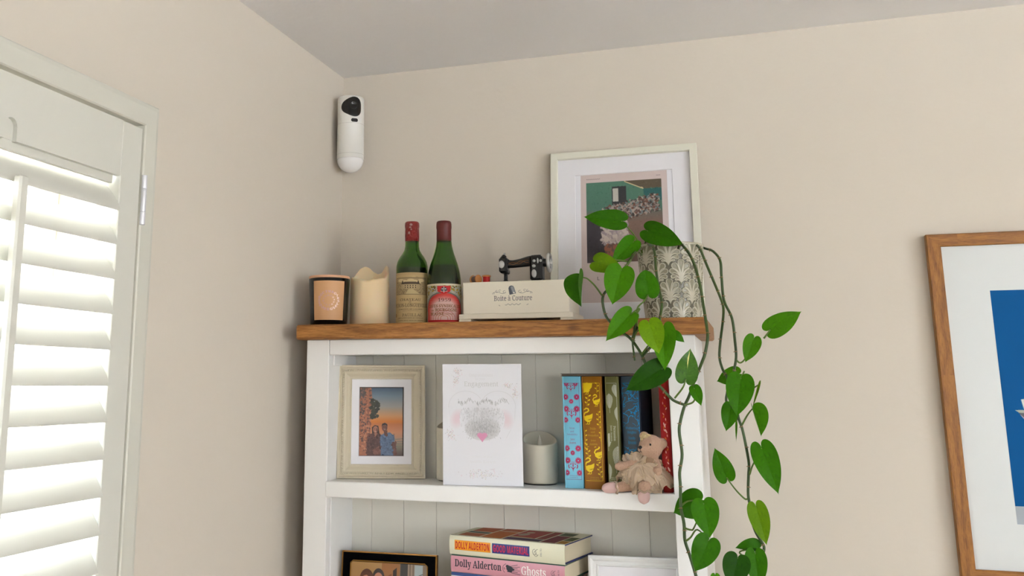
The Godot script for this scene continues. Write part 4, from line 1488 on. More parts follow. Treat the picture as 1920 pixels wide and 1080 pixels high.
	var blossoms := func(cx: float, cy: float, rx: float, ry: float, count: int) -> void:
		for k in count:
			var p := Vector2(cx + rng.randfn() * rx * 0.5, cy + rng.randfn() * ry * 0.5)
			var c: Color = [Color(0.78, 0.76, 0.75), Color(0.86, 0.74, 0.77), Color(0.72, 0.70, 0.72), Color(0.82, 0.80, 0.74)][k % 4]
			cv.ell(p.x, p.y, rng.randf_range(1.2, 3.6), rng.randf_range(1.0, 2.4), c, rng.randf() * 3)
			if k % 3 == 0:
				cv.line([p, p + Vector2(rng.randf_range(-9, 9), rng.randf_range(-9, 9))], 0.9, Color(0.80, 0.78, 0.78))
	blossoms.call(84, 42, 22, 22, 60)
	blossoms.call(76, 92, 18, 26, 50)
	blossoms.call(366, 118, 34, 14, 50)
	blossoms.call(404, 158, 14, 34, 40)
	blossoms.call(44, 384, 24, 40, 70)
	blossoms.call(224, 592, 100, 26, 120)
	# heart outline in silver
	cv.arc(130, 232, 96, 84, PI * 0.98, PI * 1.86, 2.2, grey)
	cv.arc(310, 232, 96, 84, PI * 1.14, PI * 2.02, 2.2, grey)
	cv.line([Vector2(34, 240), Vector2(42, 300), Vector2(64, 352)], 1.6, Color(0.84, 0.835, 0.84))
	cv.line([Vector2(404, 240), Vector2(398, 320), Vector2(352, 400)], 1.8, grey)
	# soft grey and pink colour wash with a little heart
	for k in 30:
		var t := 1.0 - k / 30.0
		cv.ell(82, 298, 44 * t, 62 * t, Color(0.865, 0.86, 0.875).lerp(Color(0.855, 0.775, 0.80), minf(1.0, (1 - t) * 1.4)), 0.35)
		cv.ell(352, 300, 46 * t, 62 * t, Color(0.865, 0.86, 0.875).lerp(Color(0.855, 0.785, 0.805), minf(1.0, (1 - t) * 1.4)), -0.35)
	for k in 40:
		var t := 1.0 - k / 40.0
		cv.ell(220, 300, 126 * t, 112 * t, Color(0.865, 0.86, 0.875).lerp(Color(0.785, 0.78, 0.785), minf(1.0, (1 - t) * 1.1)))
	for k in 30:
		var t := 1.0 - k / 30.0
		cv.ell(222, 350, 98 * t, 66 * t, Color(0.80, 0.795, 0.80).lerp(Color(0.63, 0.625, 0.625), minf(1.0, (1 - t) * 1.1)))
	for k in 900:
		var p := Vector2(220 + rng.randfn() * 62, 262 + absf(rng.randfn()) * 62 - 26)
		var d := Vector2((p.x - 220) / 130, (p.y - 300) / 118)
		if d.length() > 1.0 or p.y < 196:
			continue
		var g := clampf(0.86 - 0.20 * rng.randf() - 0.08 * float(p.y < 232), 0.5, 0.9)
		cv.line([p, p + Vector2(rng.randf_range(-4, 4), rng.randf_range(5, 13))], 1.5, Color(g, g * 0.99, g))
	for k in 130:
		var x := rng.randf_range(86, 366)
		var y := 196 + 10 * sin(x * 0.07) + rng.randf_range(-5, 12)
		var g := rng.randf_range(0.52, 0.74)
		cv.line([Vector2(x, y), Vector2(x + rng.randf_range(-5, 5), y + rng.randf_range(6, 16))], 1.6, Color(g, g, g))
	for k in 420:
		var p := Vector2(220 + rng.randfn() * 50, 352 + rng.randfn() * 26)
		if absf(p.x - 220) > 104 or absf(p.y - 350) > 52:
			continue
		var g := rng.randf_range(0.58, 0.80)
		cv.line([p, p + Vector2(rng.randf_range(-5, 5), rng.randf_range(3, 9))], 1.8, Color(g, g * 0.99, g * 0.99))
	cv.soften(30, 180, 380, 240, 3)
	var hc := Color(0.82, 0.56, 0.68)
	cv.ell(207, 386, 16, 13, hc)
	cv.ell(232, 386, 16, 13, hc)
	cv.poly([Vector2(192, 391), Vector2(247, 391), Vector2(228, 412), Vector2(220, 424), Vector2(211, 412)], hc)
	st = mb()
	span_box(st, V(-0.0825, 0, -0.0008), V(0.0825, 0.2447, -0.0001))
	var cardm := M(Color(0.865, 0.86, 0.875), 0.6)
	obj("front_leaf", st, cardm, root)
	st = mb()
	panel(st, 0.165, 0.2447, 0.0, 0, 0.12235)
	obj("printed_face", st, M(Color.WHITE, 0.5, 0.0, cv.texture()), root)
	st = mb()
	var hinge := V(-0.0825, 0, -0.0008)
	var ang := deg_to_rad(26)
	box(st, hinge + V(0.0825 * cos(ang), 0.12235, -0.0825 * sin(ang)), V(0.165, 0.2447, 0.0006), 0.0, Basis(Vector3.UP, ang))
	obj("back_leaf", st, cardm, root)

	# --- two battery candles with a slanted rim ---
	var wax2 := M(Color(0.83, 0.80, 0.725), 0.5)
	var led := func(at: Vector3, r: float, hh: float, turn: float, label: String) -> void:
		var o := thing("flameless_candle", label, "candle", at, turn, "battery candles on the first shelf")
		var s := mb(true)
		var top := func(ang2: float) -> float: return hh - 0.5 * (1 + sin(ang2)) * 0.026 + 0.004 * sin(ang2) * sin(ang2)
		for k in 48:
			var a0 := TAU * k / 48
			var a1 := TAU * (k + 1) / 48
			var rows := func(an: float) -> Array:
				var t: float = top.call(an)
				return [[0.0, 0.0015], [r - 0.003, 0.0015], [r - 0.001, 0.0025], [r, 0.005], [r, t * 0.6], [r, t - 0.003], [r - 0.001, t - 0.0006], [r - 0.0022, t], [r - 0.0045, t - 0.001], [r - 0.006, hh - 0.030], [r - 0.010, hh - 0.036], [0.0, hh - 0.037]]
			var q0: Array = rows.call(a0)
			var q1: Array = rows.call(a1)
			for i in q0.size() - 1:
				var P := func(an: float, e: Array) -> Vector3: return V(e[0] * cos(an), e[1], e[0] * sin(an))
				quad(s, P.call(a0, q0[i + 1]), P.call(a1, q1[i + 1]), P.call(a1, q1[i]), P.call(a0, q0[i]))
		obj("wax", s, wax2, o)
		s = mb(true)
		lathe(s, [Vector2(0, 0), Vector2(r - 0.004, 0), Vector2(r - 0.004, 0.0015)], 32)
		obj("base", s, mat.black, o)
		s = mb(true)
		lathe(s, [Vector2(0, hh - 0.037), Vector2(0.0030, hh - 0.036), Vector2(0.0052, hh - 0.028), Vector2(0.0050, hh - 0.020), Vector2(0.0030, hh - 0.010), Vector2(0.0010, hh - 0.003), Vector2(0, hh - 0.002)], 16)
		obj("flame_tip", s, M(Color(0.92, 0.90, 0.84), 0.4), o)
	led.call(V(0.5545, SHELF + 0.0004, 0.2135), 0.0375, 0.1015, 0.30, "cream battery candle with plastic flame tip between card and blue book")
	led.call(V(0.3645, SHELF + 0.0004, 0.2155), 0.036, 0.132, -0.3, "taller cream battery candle mostly hidden behind the white card")

	# --- cloth-bound books ---
	var bz := 0.290
	var bh := 0.2195
	var W := 128
	var H := 704
	cv = Sheet.new(W, H, Color(0.46, 0.735, 0.83))
	var red := Color(0.70, 0.10, 0.30)
	var blue := Color(0.46, 0.735, 0.83)
	cv.frame(5, 42, W - 17, H - 96, 2, Color(0.50, 0.20, 0.45))
	var mx := (W - 8) / 2.0
	for blk in [[86.0, 1], [478.0, 0]]:
		var y: float = blk[0]
		if blk[1] == 1:
			sprig(cv, mx, y - 10, 1.5, red)
			flower(cv, mx - 32, y - 38, 17, red, blue)
			flower(cv, mx + 32, y - 38, 17, red, blue)
			cv.rect(0, 0, W, 42, blue)
			cv.rect(5, 42, W - 17, 2, Color(0.50, 0.20, 0.45))
		for sg in [-1, 1]:
			flower(cv, mx + sg * 38, y + 46 if blk[1] == 1 else y - 22, 20, red, blue)
			flower(cv, mx + sg * 36, y + 122 if blk[1] == 1 else y + 54, 21, red, blue)
			flower(cv, mx + sg * 42, y + 192 if blk[1] == 1 else y + 130, 19, red, blue)
		flower(cv, mx, y + 74 if blk[1] == 1 else y + 6, 16, red, blue)
		sprig(cv, mx, y + 158 if blk[1] == 1 else y + 96, 1.7, red)
	cv.rect(0, 0, 4, H, blue)
	cv.rect(W - 11, 0, 11, H, blue)
	var tc := Color(0.52, 0.36, 0.56)
	cv.text("Sense", "Droid Serif", 42, 322, 36, 13, tc)
	cv.text("and", "Droid Serif", 48, 343, 24, 12, tc)
	cv.text("Sensibility", "Droid Serif", 24, 362, 72, 15, tc)
	cv.text("Jane", "Droid Serif", 46, 392, 30, 17, Color(0.62, 0.20, 0.38))
	cv.text("Austen", "Droid Serif", 40, 414, 44, 13, Color(0.62, 0.20, 0.38))
	cv.text("PENGUIN", "Droid Sans", 34, 622, 54, 7, tc)
	cv.text("CLASSICS", "Droid Sans", 32, 634, 58, 7, tc)
	var book := func(label: String, x0: float, x1: float, sheet: Sheet, cover: Color, d: float, turn: float, z: float, hh: float, pages: Color) -> Node3D:
		var o := thing("book", label, "book", V((x0 + x1) / 2, SHELF + 0.0004, z), turn, "books standing on the first shelf")
		hardback(o, x1 - x0, hh, d, M(cover, 0.7), M(Color.WHITE, 0.6, 0.0, sheet.texture()), pages)
		return o
	var cream_p := Color(0.80, 0.76, 0.66)
	book.call("pale blue clothbound book with red flowers on its spine", 0.6200, 0.6575, cv, blue, 0.108, 0.0, bz, bh, cream_p)
	# mustard book with swans
	var must := Color(0.56, 0.35, 0.03)
	var yel := Color(0.92, 0.79, 0.07)
	cv = Sheet.new(W, H, must)
	swan(cv, 34, 78, 1.5, yel, must)
	cv.rect(0, 0, W, 40, must)
	cv.poly([Vector2(8, 44), Vector2(70, 44), Vector2(66, 70), Vector2(40, 96), Vector2(10, 106)], yel)
	twig(cv, 96, 104, 66, 4, yel, 6)
	twig(cv, 30, 190, 70, 12, yel, 8)
	swan(cv, 92, 160, 1.25, yel, must)
	swan(cv, 36, 262, 1.7, yel, must)
	twig(cv, 106, 330, 110, -4, yel, 7)
	twig(cv, 14, 470, 130, -4, yel, 7)
	twig(cv, 112, 410, 60, 0, yel, 6)
	swan(cv, 96, 490, 1.55, yel, must)
	swan(cv, 36, 572, 1.7, yel, must)
	twig(cv, 30, 512, 92, -8, yel, 8)
	twig(cv, 106, 636, 100, -16, yel, 7)
	cv.rect(0, 0, 6, H, must)
	cv.rect(W - 12, 0, 12, H, must)
	cv.frame(6, 42, W - 18, H - 92, 2.2, yel)
	cv.rect(26, 318, 76, 124, must)
	var yt := Color(0.74, 0.60, 0.12)
	cv.text("Pride", "Droid Serif", 46, 322, 36, 15, yt)
	cv.text("and", "Droid Serif", 50, 345, 26, 12, yt)
	cv.text("Prejudice", "Droid Serif", 32, 366, 66, 16, yt)
	cv.text("Jane", "Droid Serif", 48, 398, 32, 14, yt)
	cv.text("Austen", "Droid Serif", 40, 420, 50, 13, yt)
	cv.text("PENGUIN", "Droid Sans", 40, 630, 50, 6, yt)
	cv.text("CLASSICS", "Droid Sans", 36, 641, 58, 6, yt)
	book.call("mustard clothbound book with yellow swans on its spine", 0.6595, 0.6995, cv, must, 0.108, 0.0, bz, bh, cream_p)
	# olive green book with pale fern leaves
	var olive := Color(0.43, 0.42, 0.24)
	var pale := Color(0.82, 0.83, 0.78)
	cv = Sheet.new(90, H, olive)
	fern(cv, 28, 200, 88, -2, 22, pale)
	fern(cv, 82, 130, 76, -18, 20, pale)
	fern(cv, 84, 280, 84, -6, 18, pale)
	fern(cv, 10, 440, 80, 6, 18, pale)
	fern(cv, 62, 560, 120, 10, 28, pale)
	fern(cv, 8, 640, 90, 2, 16, pale)
	cv.rect(0, 0, 5, H, olive)
	cv.rect(80, 0, 10, H, olive)
	cv.rect(22, 306, 50, 104, olive)
	cv.frame(5, 42, 75, H - 92, 2, pale)
	cv.text("Persuasion", "Droid Serif", 66, 312, 92, 17, pale, PI / 2)
	cv.text("Jane Austen", "Droid Serif", 40, 308, 98, 15, pale, PI / 2)
	cv.text("PENGUIN", "Droid Sans", 20, 628, 36, 6, pale)
	cv.text("CLASSICS", "Droid Sans", 20, 638, 36, 6, pale)
	book.call("slim olive clothbound book with pale fern leaves on its spine", 0.7065, 0.7320, cv, olive, 0.108, 0.0, bz, bh, cream_p)
	# grey-blue book with bright blue branches
	var slate := Color(0.27, 0.32, 0.36)
	var cyan := Color(0.07, 0.55, 0.80)
	cv = Sheet.new(W, H, slate)
	for k in 44:
		var p := Vector2(rng.randf_range(8, 116), rng.randf_range(50, 300))
		var pts := [p]
		var dir := Vector2.from_angle(rng.randf() * TAU)
		for q in 5:
			dir = dir.rotated(rng.randf_range(-0.9, 0.9))
			p = p + dir * 13
			pts.append(p)
		cv.line(pts, rng.randf_range(2, 5), cyan)
		cv.ell(p.x, p.y, 6, 4, cyan, rng.randf() * 3)
	for k in 24:
		var p := Vector2(rng.randf_range(8, 116), rng.randf_range(450, 640))
		var pts := [p]
		var dir := Vector2.from_angle(rng.randf() * TAU)
		for q in 5:
			dir = dir.rotated(rng.randf_range(-0.9, 0.9))
			p = p + dir * 13
			pts.append(p)
		cv.line(pts, rng.randf_range(2, 4.5), cyan)
	cv.rect(0, 0, 5, H, slate)
	cv.rect(W - 11, 0, 11, H, slate)
	cv.rect(0, 0, W, 42, slate)
	cv.rect(0, 640, W, 64, slate)
	cv.rect(14, 312, 96, 132, slate)
	cv.frame(5, 42, W - 16, H - 92, 2.4, cyan)
	cv.text("Wuthering", "Droid Serif", 22, 316, 84, 20, cyan)
	cv.text("Heights", "Droid Serif", 34, 342, 60, 20, cyan)
	cv.text("Emily", "Droid Serif", 42, 378, 46, 20, cyan)
	cv.text("Brontë", "Droid Serif", 38, 404, 54, 20, cyan)
	book.call("slate grey clothbound book with bright blue branches behind the teddy bear", 0.7350, 0.7735, cv, Color(0.02, 0.10, 0.18), 0.092, deg_to_rad(-9), bz - 0.012, bh, cream_p)
	# red book against the upright
	cv = Sheet.new(72, H, Color(0.66, 0.02, 0.03))
	for k in 34:
		var y := 100 + k * 16.5
		var c: Color = [Color(0.86, 0.55, 0.50), Color(0.80, 0.42, 0.05), Color(0.90, 0.70, 0.64), Color(0.72, 0.20, 0.06)][k % 4]
		cv.ell(36 + 12 * sin(k * 1.3), y, 4, 9, c, 0.5 - (k % 3) * 0.6)
	cv.poly([Vector2(30, 620), Vector2(40, 596), Vector2(56, 604), Vector2(44, 640)], Color(0.90, 0.62, 0.54))
	cv.ell(48, 566, 6, 16, Color(0.90, 0.70, 0.66), -0.5)
	cv.ell(30, 300, 5, 18, Color(0.92, 0.76, 0.72), -0.4)
	cv.ell(40, 336, 5, 15, Color(0.90, 0.70, 0.66), -0.5)
	var rb: Node3D = book.call("slim red book with gold and pink leaves beside the bookcase upright", 0.8125, 0.8315, cv, Color(0.62, 0.03, 0.04), 0.118, 0.0, 0.302, 0.2195, Color(0.86, 0.80, 0.68))
	# thin dark booklet lying across the books
	root = thing("flat_booklet", "thin dark booklet lying flat across the tops of the books", "booklet", V(0.690, SHELF + bh + 0.0008, 0.235), 0.05)
	st = mb()
	span_box(st, V(-0.076, 0.0, -0.045), V(0.082, 0.0010, 0.045), 0.0003)
	span_box(st, V(-0.076, 0.0042, -0.045), V(0.082, 0.0052, 0.045), 0.0003)
	obj("cover", st, M(Color(0.10, 0.07, 0.06), 0.6), root)
	st = mb()
	span_box(st, V(-0.074, 0.0011, -0.044), V(0.080, 0.0041, 0.043))
	obj("pages", st, M(Color(0.42, 0.36, 0.30), 0.9), root)

# ============================ the teddy bear ============================
func cone(p: Vector3, a: Vector3, b: Vector3, ra: float, rb: float) -> float:
	var ab := b - a
	var t := clampf((p - a).dot(ab) / ab.length_squared(), 0.0, 1.0)
	return (p - a - ab * t).length() - lerpf(ra, rb, t)

func smin(a: float, b: float, k: float) -> float:
	var h := clampf(0.5 + 0.5 * (b - a) / k, 0.0, 1.0)
	return lerpf(b, a, h) - k * h * (1.0 - h)

func build_bear() -> void:
	var o := V(0.783, SHELF, 0.300)
	var root := thing("teddy_bear", "small brown teddy bear in a beige tulle dress sitting on shelf edge", "teddy bear", o + V(0, 0, 0.008))
	var fur := M(Color(0.72, 0.585, 0.49), 0.95)
	fur.rim_enabled = true
	fur.rim = 0.6
	fur.rim_tint = 0.6
	fur.normal_enabled = true
	fur.normal_texture = noise_tex(0.09, 128, true, 8.0, 9)
	fur.normal_scale = 0.6
	fur.uv1_triplanar = true
	fur.uv1_scale = V(22, 22, 22)
	var n := jitter_noise(3, 260.0)
	var hd := V(0.7935, 1.5255, 0.298) - o
	var mz := V(0.7800, 1.5205, 0.313) - o
	var fn := func(p: Vector3) -> float:
		var d := (p - hd).length() - 0.0228
		d = smin(d, cone(p, hd + V(-0.004, -0.003, 0.008), mz, 0.0135, 0.0100), 0.008)
		d = smin(d, (p - (hd + V(0.0205, 0.0060, -0.001))).length() - 0.0105, 0.004)
		d = smin(d, (p - (hd + V(-0.0125, 0.0195, -0.002))).length() - 0.0088, 0.004)
		d = smin(d, cone(p, V(0.789, 1.500, 0.287) - o, V(0.783, 1.466, 0.291) - o, 0.0165, 0.0255), 0.008)
		d = smin(d, cone(p, V(0.800, 1.495, 0.298) - o, V(0.8055, 1.4815, 0.318) - o, 0.0095, 0.0088), 0.005)
		d = smin(d, cone(p, V(0.772, 1.493, 0.300) - o, V(0.733, 1.4875, 0.318) - o, 0.0095, 0.0078), 0.005)
		d = smin(d, cone(p, V(0.768, 1.4545, 0.302) - o, V(0.727, 1.4485, 0.3215) - o, 0.0120, 0.0085), 0.005)
		d = smin(d, cone(p, V(0.784, 1.4555, 0.312) - o, V(0.7815, 1.4535, 0.3375) - o, 0.0120, 0.0105), 0.005)
		d = smin(d, cone(p, V(0.7815, 1.4525, 0.3375) - o, V(0.7808, 1.437, 0.3400) - o, 0.0100, 0.0090), 0.004)
		return d + 0.0011 * n.get_noise_3dv(p)
	var st := mb(true)
	sdf_mesh(st, V(-0.066, -0.016, -0.028), V(0.046, 0.116, 0.056), 0.0021, fn)
	var body := obj("body", st, fur, root)
	# face
	st = mb(true)
	var nose := mz + V(-0.0045, 0.0040, 0.0078)
	ball(st, nose, V(0.0040, 0.0034, 0.0030), 12)
	obj("nose", st, M(Color(0.02, 0.015, 0.015), 0.4), root)
	st = mb(true)
	tube(st, smooth_path([nose + V(0.0, -0.003, 0.001), nose + V(0.0005, -0.0065, 0.0008)], 3), 0.0005, 5)
	tube(st, smooth_path([nose + V(-0.0035, -0.0078, -0.0008), nose + V(-0.001, -0.0092, 0.0004), nose + V(0.0005, -0.0066, 0.0010), nose + V(0.0028, -0.0092, 0.0002), nose + V(0.0050, -0.0076, -0.0016)], 4), 0.0005, 5)
	obj("mouth", st, M(Color(0.10, 0.06, 0.05), 0.8), root)
	for p in [V(0.0012, 0.0046, 0.0228), V(-0.0165, 0.0040, 0.0150)]:
		st = mb(true)
		ball(st, hd + p, V(0.0019, 0.0022, 0.0017), 10)
		obj("eye", st, M(Color(0.015, 0.012, 0.012), 0.1), root)
	# rosette beside the ear
	st = mb(true)
	var rc := hd + V(-0.0105, 0.0185, 0.0085)
	var rb := Basis.looking_at(-V(-0.2, 0.5, 0.85), Vector3.UP)
	for k in 9:
		var an := k * 2.4
		var rad := 0.0012 + 0.0010 * k
		var c := rc + rb * V(cos(an) * rad, sin(an) * rad * 0.8, 0.0012 * (8 - k) * 0.3)
		ball(st, c, V(0.0044, 0.0032, 0.0024), 8)
	obj("rosette", st, M(Color(0.74, 0.65, 0.48), 0.8), root)
	# slippers
	var slip := M(Color(0.78, 0.65, 0.62), 0.6)
	st = mb(true)
	tube(st, smooth_path([V(0.7290, 1.4490, 0.3225) - o, V(0.7200, 1.4487, 0.3255) - o, V(0.7110, 1.4475, 0.3275) - o, V(0.7035, 1.4460, 0.3285) - o, V(0.7000, 1.4452, 0.3290) - o], 4), [0.0098, 0.0101, 0.0103, 0.0104, 0.0104, 0.0103, 0.0102, 0.0100, 0.0097, 0.0092, 0.0086, 0.0078, 0.0068, 0.0056, 0.0042, 0.0028, 0.0008], 16, 0.78)
	obj("slipper", st, slip, root)
	st = mb(true)
	tube(st, smooth_path([V(0.7808, 1.4440, 0.3405) - o, V(0.7806, 1.4360, 0.3420) - o, V(0.7803, 1.4275, 0.3430) - o, V(0.7802, 1.4220, 0.3432) - o], 4), [0.0104, 0.0110, 0.0113, 0.0115, 0.0115, 0.0113, 0.0109, 0.0103, 0.0094, 0.0081, 0.0062, 0.0040, 0.0008], 18, 0.85)
	obj("slipper", st, slip, root)
	# tulle: bodice and ruffled layers
	var tulle := M(Color(0.84, 0.745, 0.64, 0.66), 0.95)
	tulle.transparency = BaseMaterial3D.TRANSPARENCY_ALPHA
	tulle.cull_mode = BaseMaterial3D.CULL_DISABLED
	tulle.backlight_enabled = true
	tulle.backlight = Color(0.22, 0.18, 0.13)
	var dk := tulle.duplicate()
	dk.albedo_color = Color(0.75, 0.66, 0.56, 0.72)
	var hem_m := M(Color(0.76, 0.67, 0.54), 0.9)
	var ruffle := func(c: Vector3, tilt: Basis, r0: float, r1: float, y0: float, y1: float, waves: float, amp: float, ph: float, m: Material) -> void:
		var s := mb(true)
		var nn := 220
		var rows := 7
		var nz := jitter_noise(int(ph * 100), 1.1)
		var P := func(i: int, j: int) -> Vector3:
			var an := TAU * i / nn
			var t := float(j) / rows
			var wv := sin(an * waves + ph + 1.8 * nz.get_noise_2d(cos(an) * 2.0, sin(an) * 2.0 + t * 0.5))
			var w2 := sin(an * (waves * 1.7) + ph * 3.0)
			var rr := lerpf(r0, r1, pow(t, 0.8)) + amp * t * (0.65 * wv + 0.25 * w2)
			var yy := lerpf(y0, y1, t * t) + amp * 0.9 * t * cos(an * waves + ph * 1.3 + 1.2 * nz.get_noise_2d(sin(an) * 2.0 + 7.0, cos(an) * 2.0))
			var bn := an + t * 0.55 / waves * sin(an * waves * 2.0 + ph * 2.0)
			rr += 0.0010 * t * sin(an * 43.0 + 9.0 * t + ph)
			var w3 := c + tilt * V(rr * cos(bn), yy, rr * sin(bn))
			w3.z = maxf(w3.z, -0.012 + 0.25 * (w3.z + 0.012) if w3.z < -0.012 else w3.z)
			return w3
		for i in nn:
			for j in rows:
				quad(s, P.call(i, j + 1), P.call((i + 1) % nn, j + 1), P.call((i + 1) % nn, j), P.call(i, j))
		var rf := obj("tulle_ruffle", s, m, root)
		var edge := []
		for i in nn + 1:
			edge.append(P.call(i % nn, rows))
		s = mb(true)
		tube(s, edge, 0.00055, 5)
		obj("hem", s, hem_m, rf)
	var wc := V(0.780, 1.484, 0.297) - o
	ruffle.call(wc + V(0.002, 0, -0.002), Basis(V(1, 0, 0), 0.30), 0.014, 0.047, 0.004, -0.026, 8.0, 0.0075, 0.3, dk)
	ruffle.call(wc + V(-0.006, 0.001, 0.004), Basis(V(1, 0, 0.2).normalized(), 0.45), 0.013, 0.045, 0.007, -0.020, 7.0, 0.0090, 1.7, tulle)
	ruffle.call(wc + V(-0.012, 0.002, 0.007), Basis(V(1, 0, 0.4).normalized(), 0.60), 0.010, 0.040, 0.009, -0.008, 6.0, 0.0095, 2.9, tulle)
	ruffle.call(wc + V(-0.004, 0.006, 0.010), Basis(V(1, 0, 0), 0.85), 0.006, 0.032, 0.008, 0.002, 5.0, 0.0095, 4.1, tulle)
	ruffle.call(wc + V(-0.020, 0.002, 0.014), Basis(V(1, 0.1, 0.2).normalized(), 1.05), 0.003, 0.026, 0.004, 0.006, 5.0, 0.0085, 5.3, tulle)
	ruffle.call(wc + V(0.010, -0.003, 0.016), Basis(V(1, 0, 0), 1.2), 0.003, 0.021, 0.004, 0.004, 4.0, 0.0080, 6.7, dk)
	st = mb(true)
	tube(st, smooth_path([V(0.7905, 1.506, 0.289) - o, V(0.787, 1.492, 0.291) - o, V(0.783, 1.478, 0.295) - o], 5), [0.0172, 0.0186, 0.0198, 0.0206, 0.0214, 0.0222, 0.0230, 0.0238, 0.0246, 0.0254, 0.0260], 28, 1.0)
	obj("bodice", st, M(Color(0.58, 0.47, 0.37), 0.95), root)
	for ank in [[V(0.7265, 1.4488, 0.3240) - o, V(1, 0.1, -0.35), 0.0110], [V(0.7812, 1.4455, 0.3395) - o, V(0, 1, 0), 0.0118]]:
		st = mb(true)
		var ax: Vector3 = ank[1].normalized()
		var sx := ax.cross(V(0.1, 0.2, 0.9)).normalized()
		var sy := ax.cross(sx)
		var lp := []
		for k in 29:
			var t := TAU * k / 28
			lp.append(ank[0] + (sx * cos(t) + sy * sin(t)) * ank[2] + ax * 0.0016 * sin(t * 5))
		tube(st, lp, 0.0018, 6)
		obj("ankle_ribbon", st, dk, root)

# ============================ things on the second shelf ============================
func build_lower_items() -> void:
	# --- stack of books, spines to the room ---
	var pile := [LOW]
	var fl := V(0.381, 0, 0.300)
	var dir := V(0.2445, 0, 0.045).normalized()
	var turn := -atan2(0.045, 0.2445)
	var lying := func(label: String, w: float, t: float, d: float, spine_tex: Sheet, top_tex: Sheet, jacket: Color, board: Color, off: float, dt := 0.0) -> void:
		var o := thing("stacked_book", label, "book", V(fl.x + dir.x * off, pile[0], fl.z + dir.z * off), turn + dt, "books lying in the stack")
		# x along the spine, z towards the room; the spine's face at z = 0, left end at x = 0
		var bd := M(board, 0.6)
		for k in 2:
			var s := mb()
			var yb := 0.0 if k == 0 else t - 0.0026
			span_box(s, V(0.001, yb, -d), V(w - 0.001, yb + 0.0026, -0.003), 0.0006)
			obj("cover_board", s, bd, o)
		var s := mb()
		span_box(s, V(0.004, 0.0027, -d + 0.004), V(w - 0.004, t - 0.0027, -0.005))
		obj("page_block", s, M(Color(0.80, 0.75, 0.64), 0.9), o)
		# jacket spine, slightly rounded
		s = mb(true)
		for k in 8:
			var P := func(q: float, x: float) -> Vector3: return V(x, (q - 0.0) * t, 0.0012 - 0.0034 * pow(absf(q - 0.5) * 2.0, 3.0))
			var q0 := k / 8.0
			var q1 := (k + 1) / 8.0
			quad(s, P.call(q0, 0.0), P.call(q0, w), P.call(q1, w), P.call(q1, 0.0), Vector2(0, 1 - q0), Vector2(1, 1 - q0), Vector2(1, 1 - q1), Vector2(0, 1 - q1))
		obj("jacket_spine", s, M(Color.WHITE, 0.35, 0.0, spine_tex.texture()), o)
		s = mb()
		quad(s, V(0.0, t + 0.0003, -0.0022), V(w, t + 0.0003, -0.0022), V(w, t + 0.0003, -d), V(0.0, t + 0.0003, -d))
		quad(s, V(0.0, -0.0003, -d), V(w, -0.0003, -d), V(w, -0.0003, -0.0022), V(0.0, -0.0003, -0.0022), Vector2(0, 0), Vector2(0.02, 0), Vector2(0.02, 0.01), Vector2(0, 0.01))
		if top_tex:
			var jm := M(Color.WHITE, 0.5, 0.0, top_tex.texture())
			jm.metallic_specular = 0.25
			obj("jacket_front", s, jm, o)
		else:
			obj("jacket_front", s, M(jacket, 0.35), o)
		pile[0] += t + 0.0007
	var plain := func(c: Color, words: String, ink: Color) -> Sheet:
		var sh := Sheet.new(480, 60, c)
		sh.text(words, "Droid Serif", 60, 18, 300, 26, ink)
		return sh
	lying.call("dark green book at the bottom of the stack", 0.245, 0.036, 0.155, plain.call(Color(0.10, 0.22, 0.16), "", Color.WHITE) if false else Sheet.new(16, 16, Color(0.10, 0.22, 0.16)), null, Color(0.10, 0.22, 0.16), Color(0.08, 0.18, 0.13), 0.002)
	lying.call("grey book second from the bottom of the stack", 0.242, 0.034, 0.155, Sheet.new(16, 16, Color(0.55, 0.55, 0.54)), null, Color(0.55, 0.55, 0.54), Color(0.35, 0.35, 0.36), 0.003)
	lying.call("cream book with blue boards under the pink book", 0.240, 0.0575, 0.155, blue_spine(), null, Color(0.86, 0.83, 0.76), Color(0.04, 0.17, 0.42), 0.003)
	var cv := Sheet.new(480, 66, Color(0.80, 0.56, 0.60))
	var ink := Color(0.09, 0.10, 0.15)
	cv.rect(0, 0, 480, 4, Color(0.10, 0.30, 0.20))
	cv.text("Dolly Alderton", "Droid Serif", 18, 15, 202, 37, ink, 0.0, true)
	cv.ell(256, 33, 15, 11, ink, 0.3)
	cv.ell(246, 24, 7, 5, ink)
	cv.poly([Vector2(258, 24), Vector2(276, 34), Vector2(262, 46), Vector2(244, 44)], ink)
	cv.ell(268, 42, 4, 3, Color(0.80, 0.56, 0.60))
	for k in 6:
		cv.line([Vector2(262, 22 + k * 5), Vector2(288 + (k % 2) * 10, 16 + k * 7)], 1.4, ink)
	cv.arc(246, 33, 20, 18, 2.2, 4.4, 1.3, ink)
	cv.frame(230, 30, 6, 6, 1.2, ink)
	cv.text("Ghosts", "Droid Serif", 304, 17, 100, 33, Color(0.92, 0.90, 0.88), 0.0, true)
	for k in 3:
		cv.arc(432 + k * 5, 33 + (k % 2) * 4, 7, 9, 0.5 * k, 5.0, 1.2, Color(0.38, 0.28, 0.32))
	cv.text("FIG TREE", "Droid Sans", 458, 20, 26, 6, Color(0.38, 0.28, 0.32), PI / 2)
	lying.call("pink book with dark and white serif lettering, second from top of stack", 0.2455, 0.0335, 0.155, cv, null, Color(0.80, 0.56, 0.60), Color(0.06, 0.27, 0.17), 0.003)
	cv = Sheet.new(496, 70, Color(0.86, 0.845, 0.74))
	cv.rect(24, 16, 160, 36, Color(0.93, 0.61, 0.02))
	cv.frame(24, 16, 160, 36, 1, Color(0.82, 0.42, 0.05))
	cv.text("DOLLY ALDERTON", "Droid Sans", 28, 21, 151, 26, Color(0.72, 0.04, 0.10), 0.0, true)
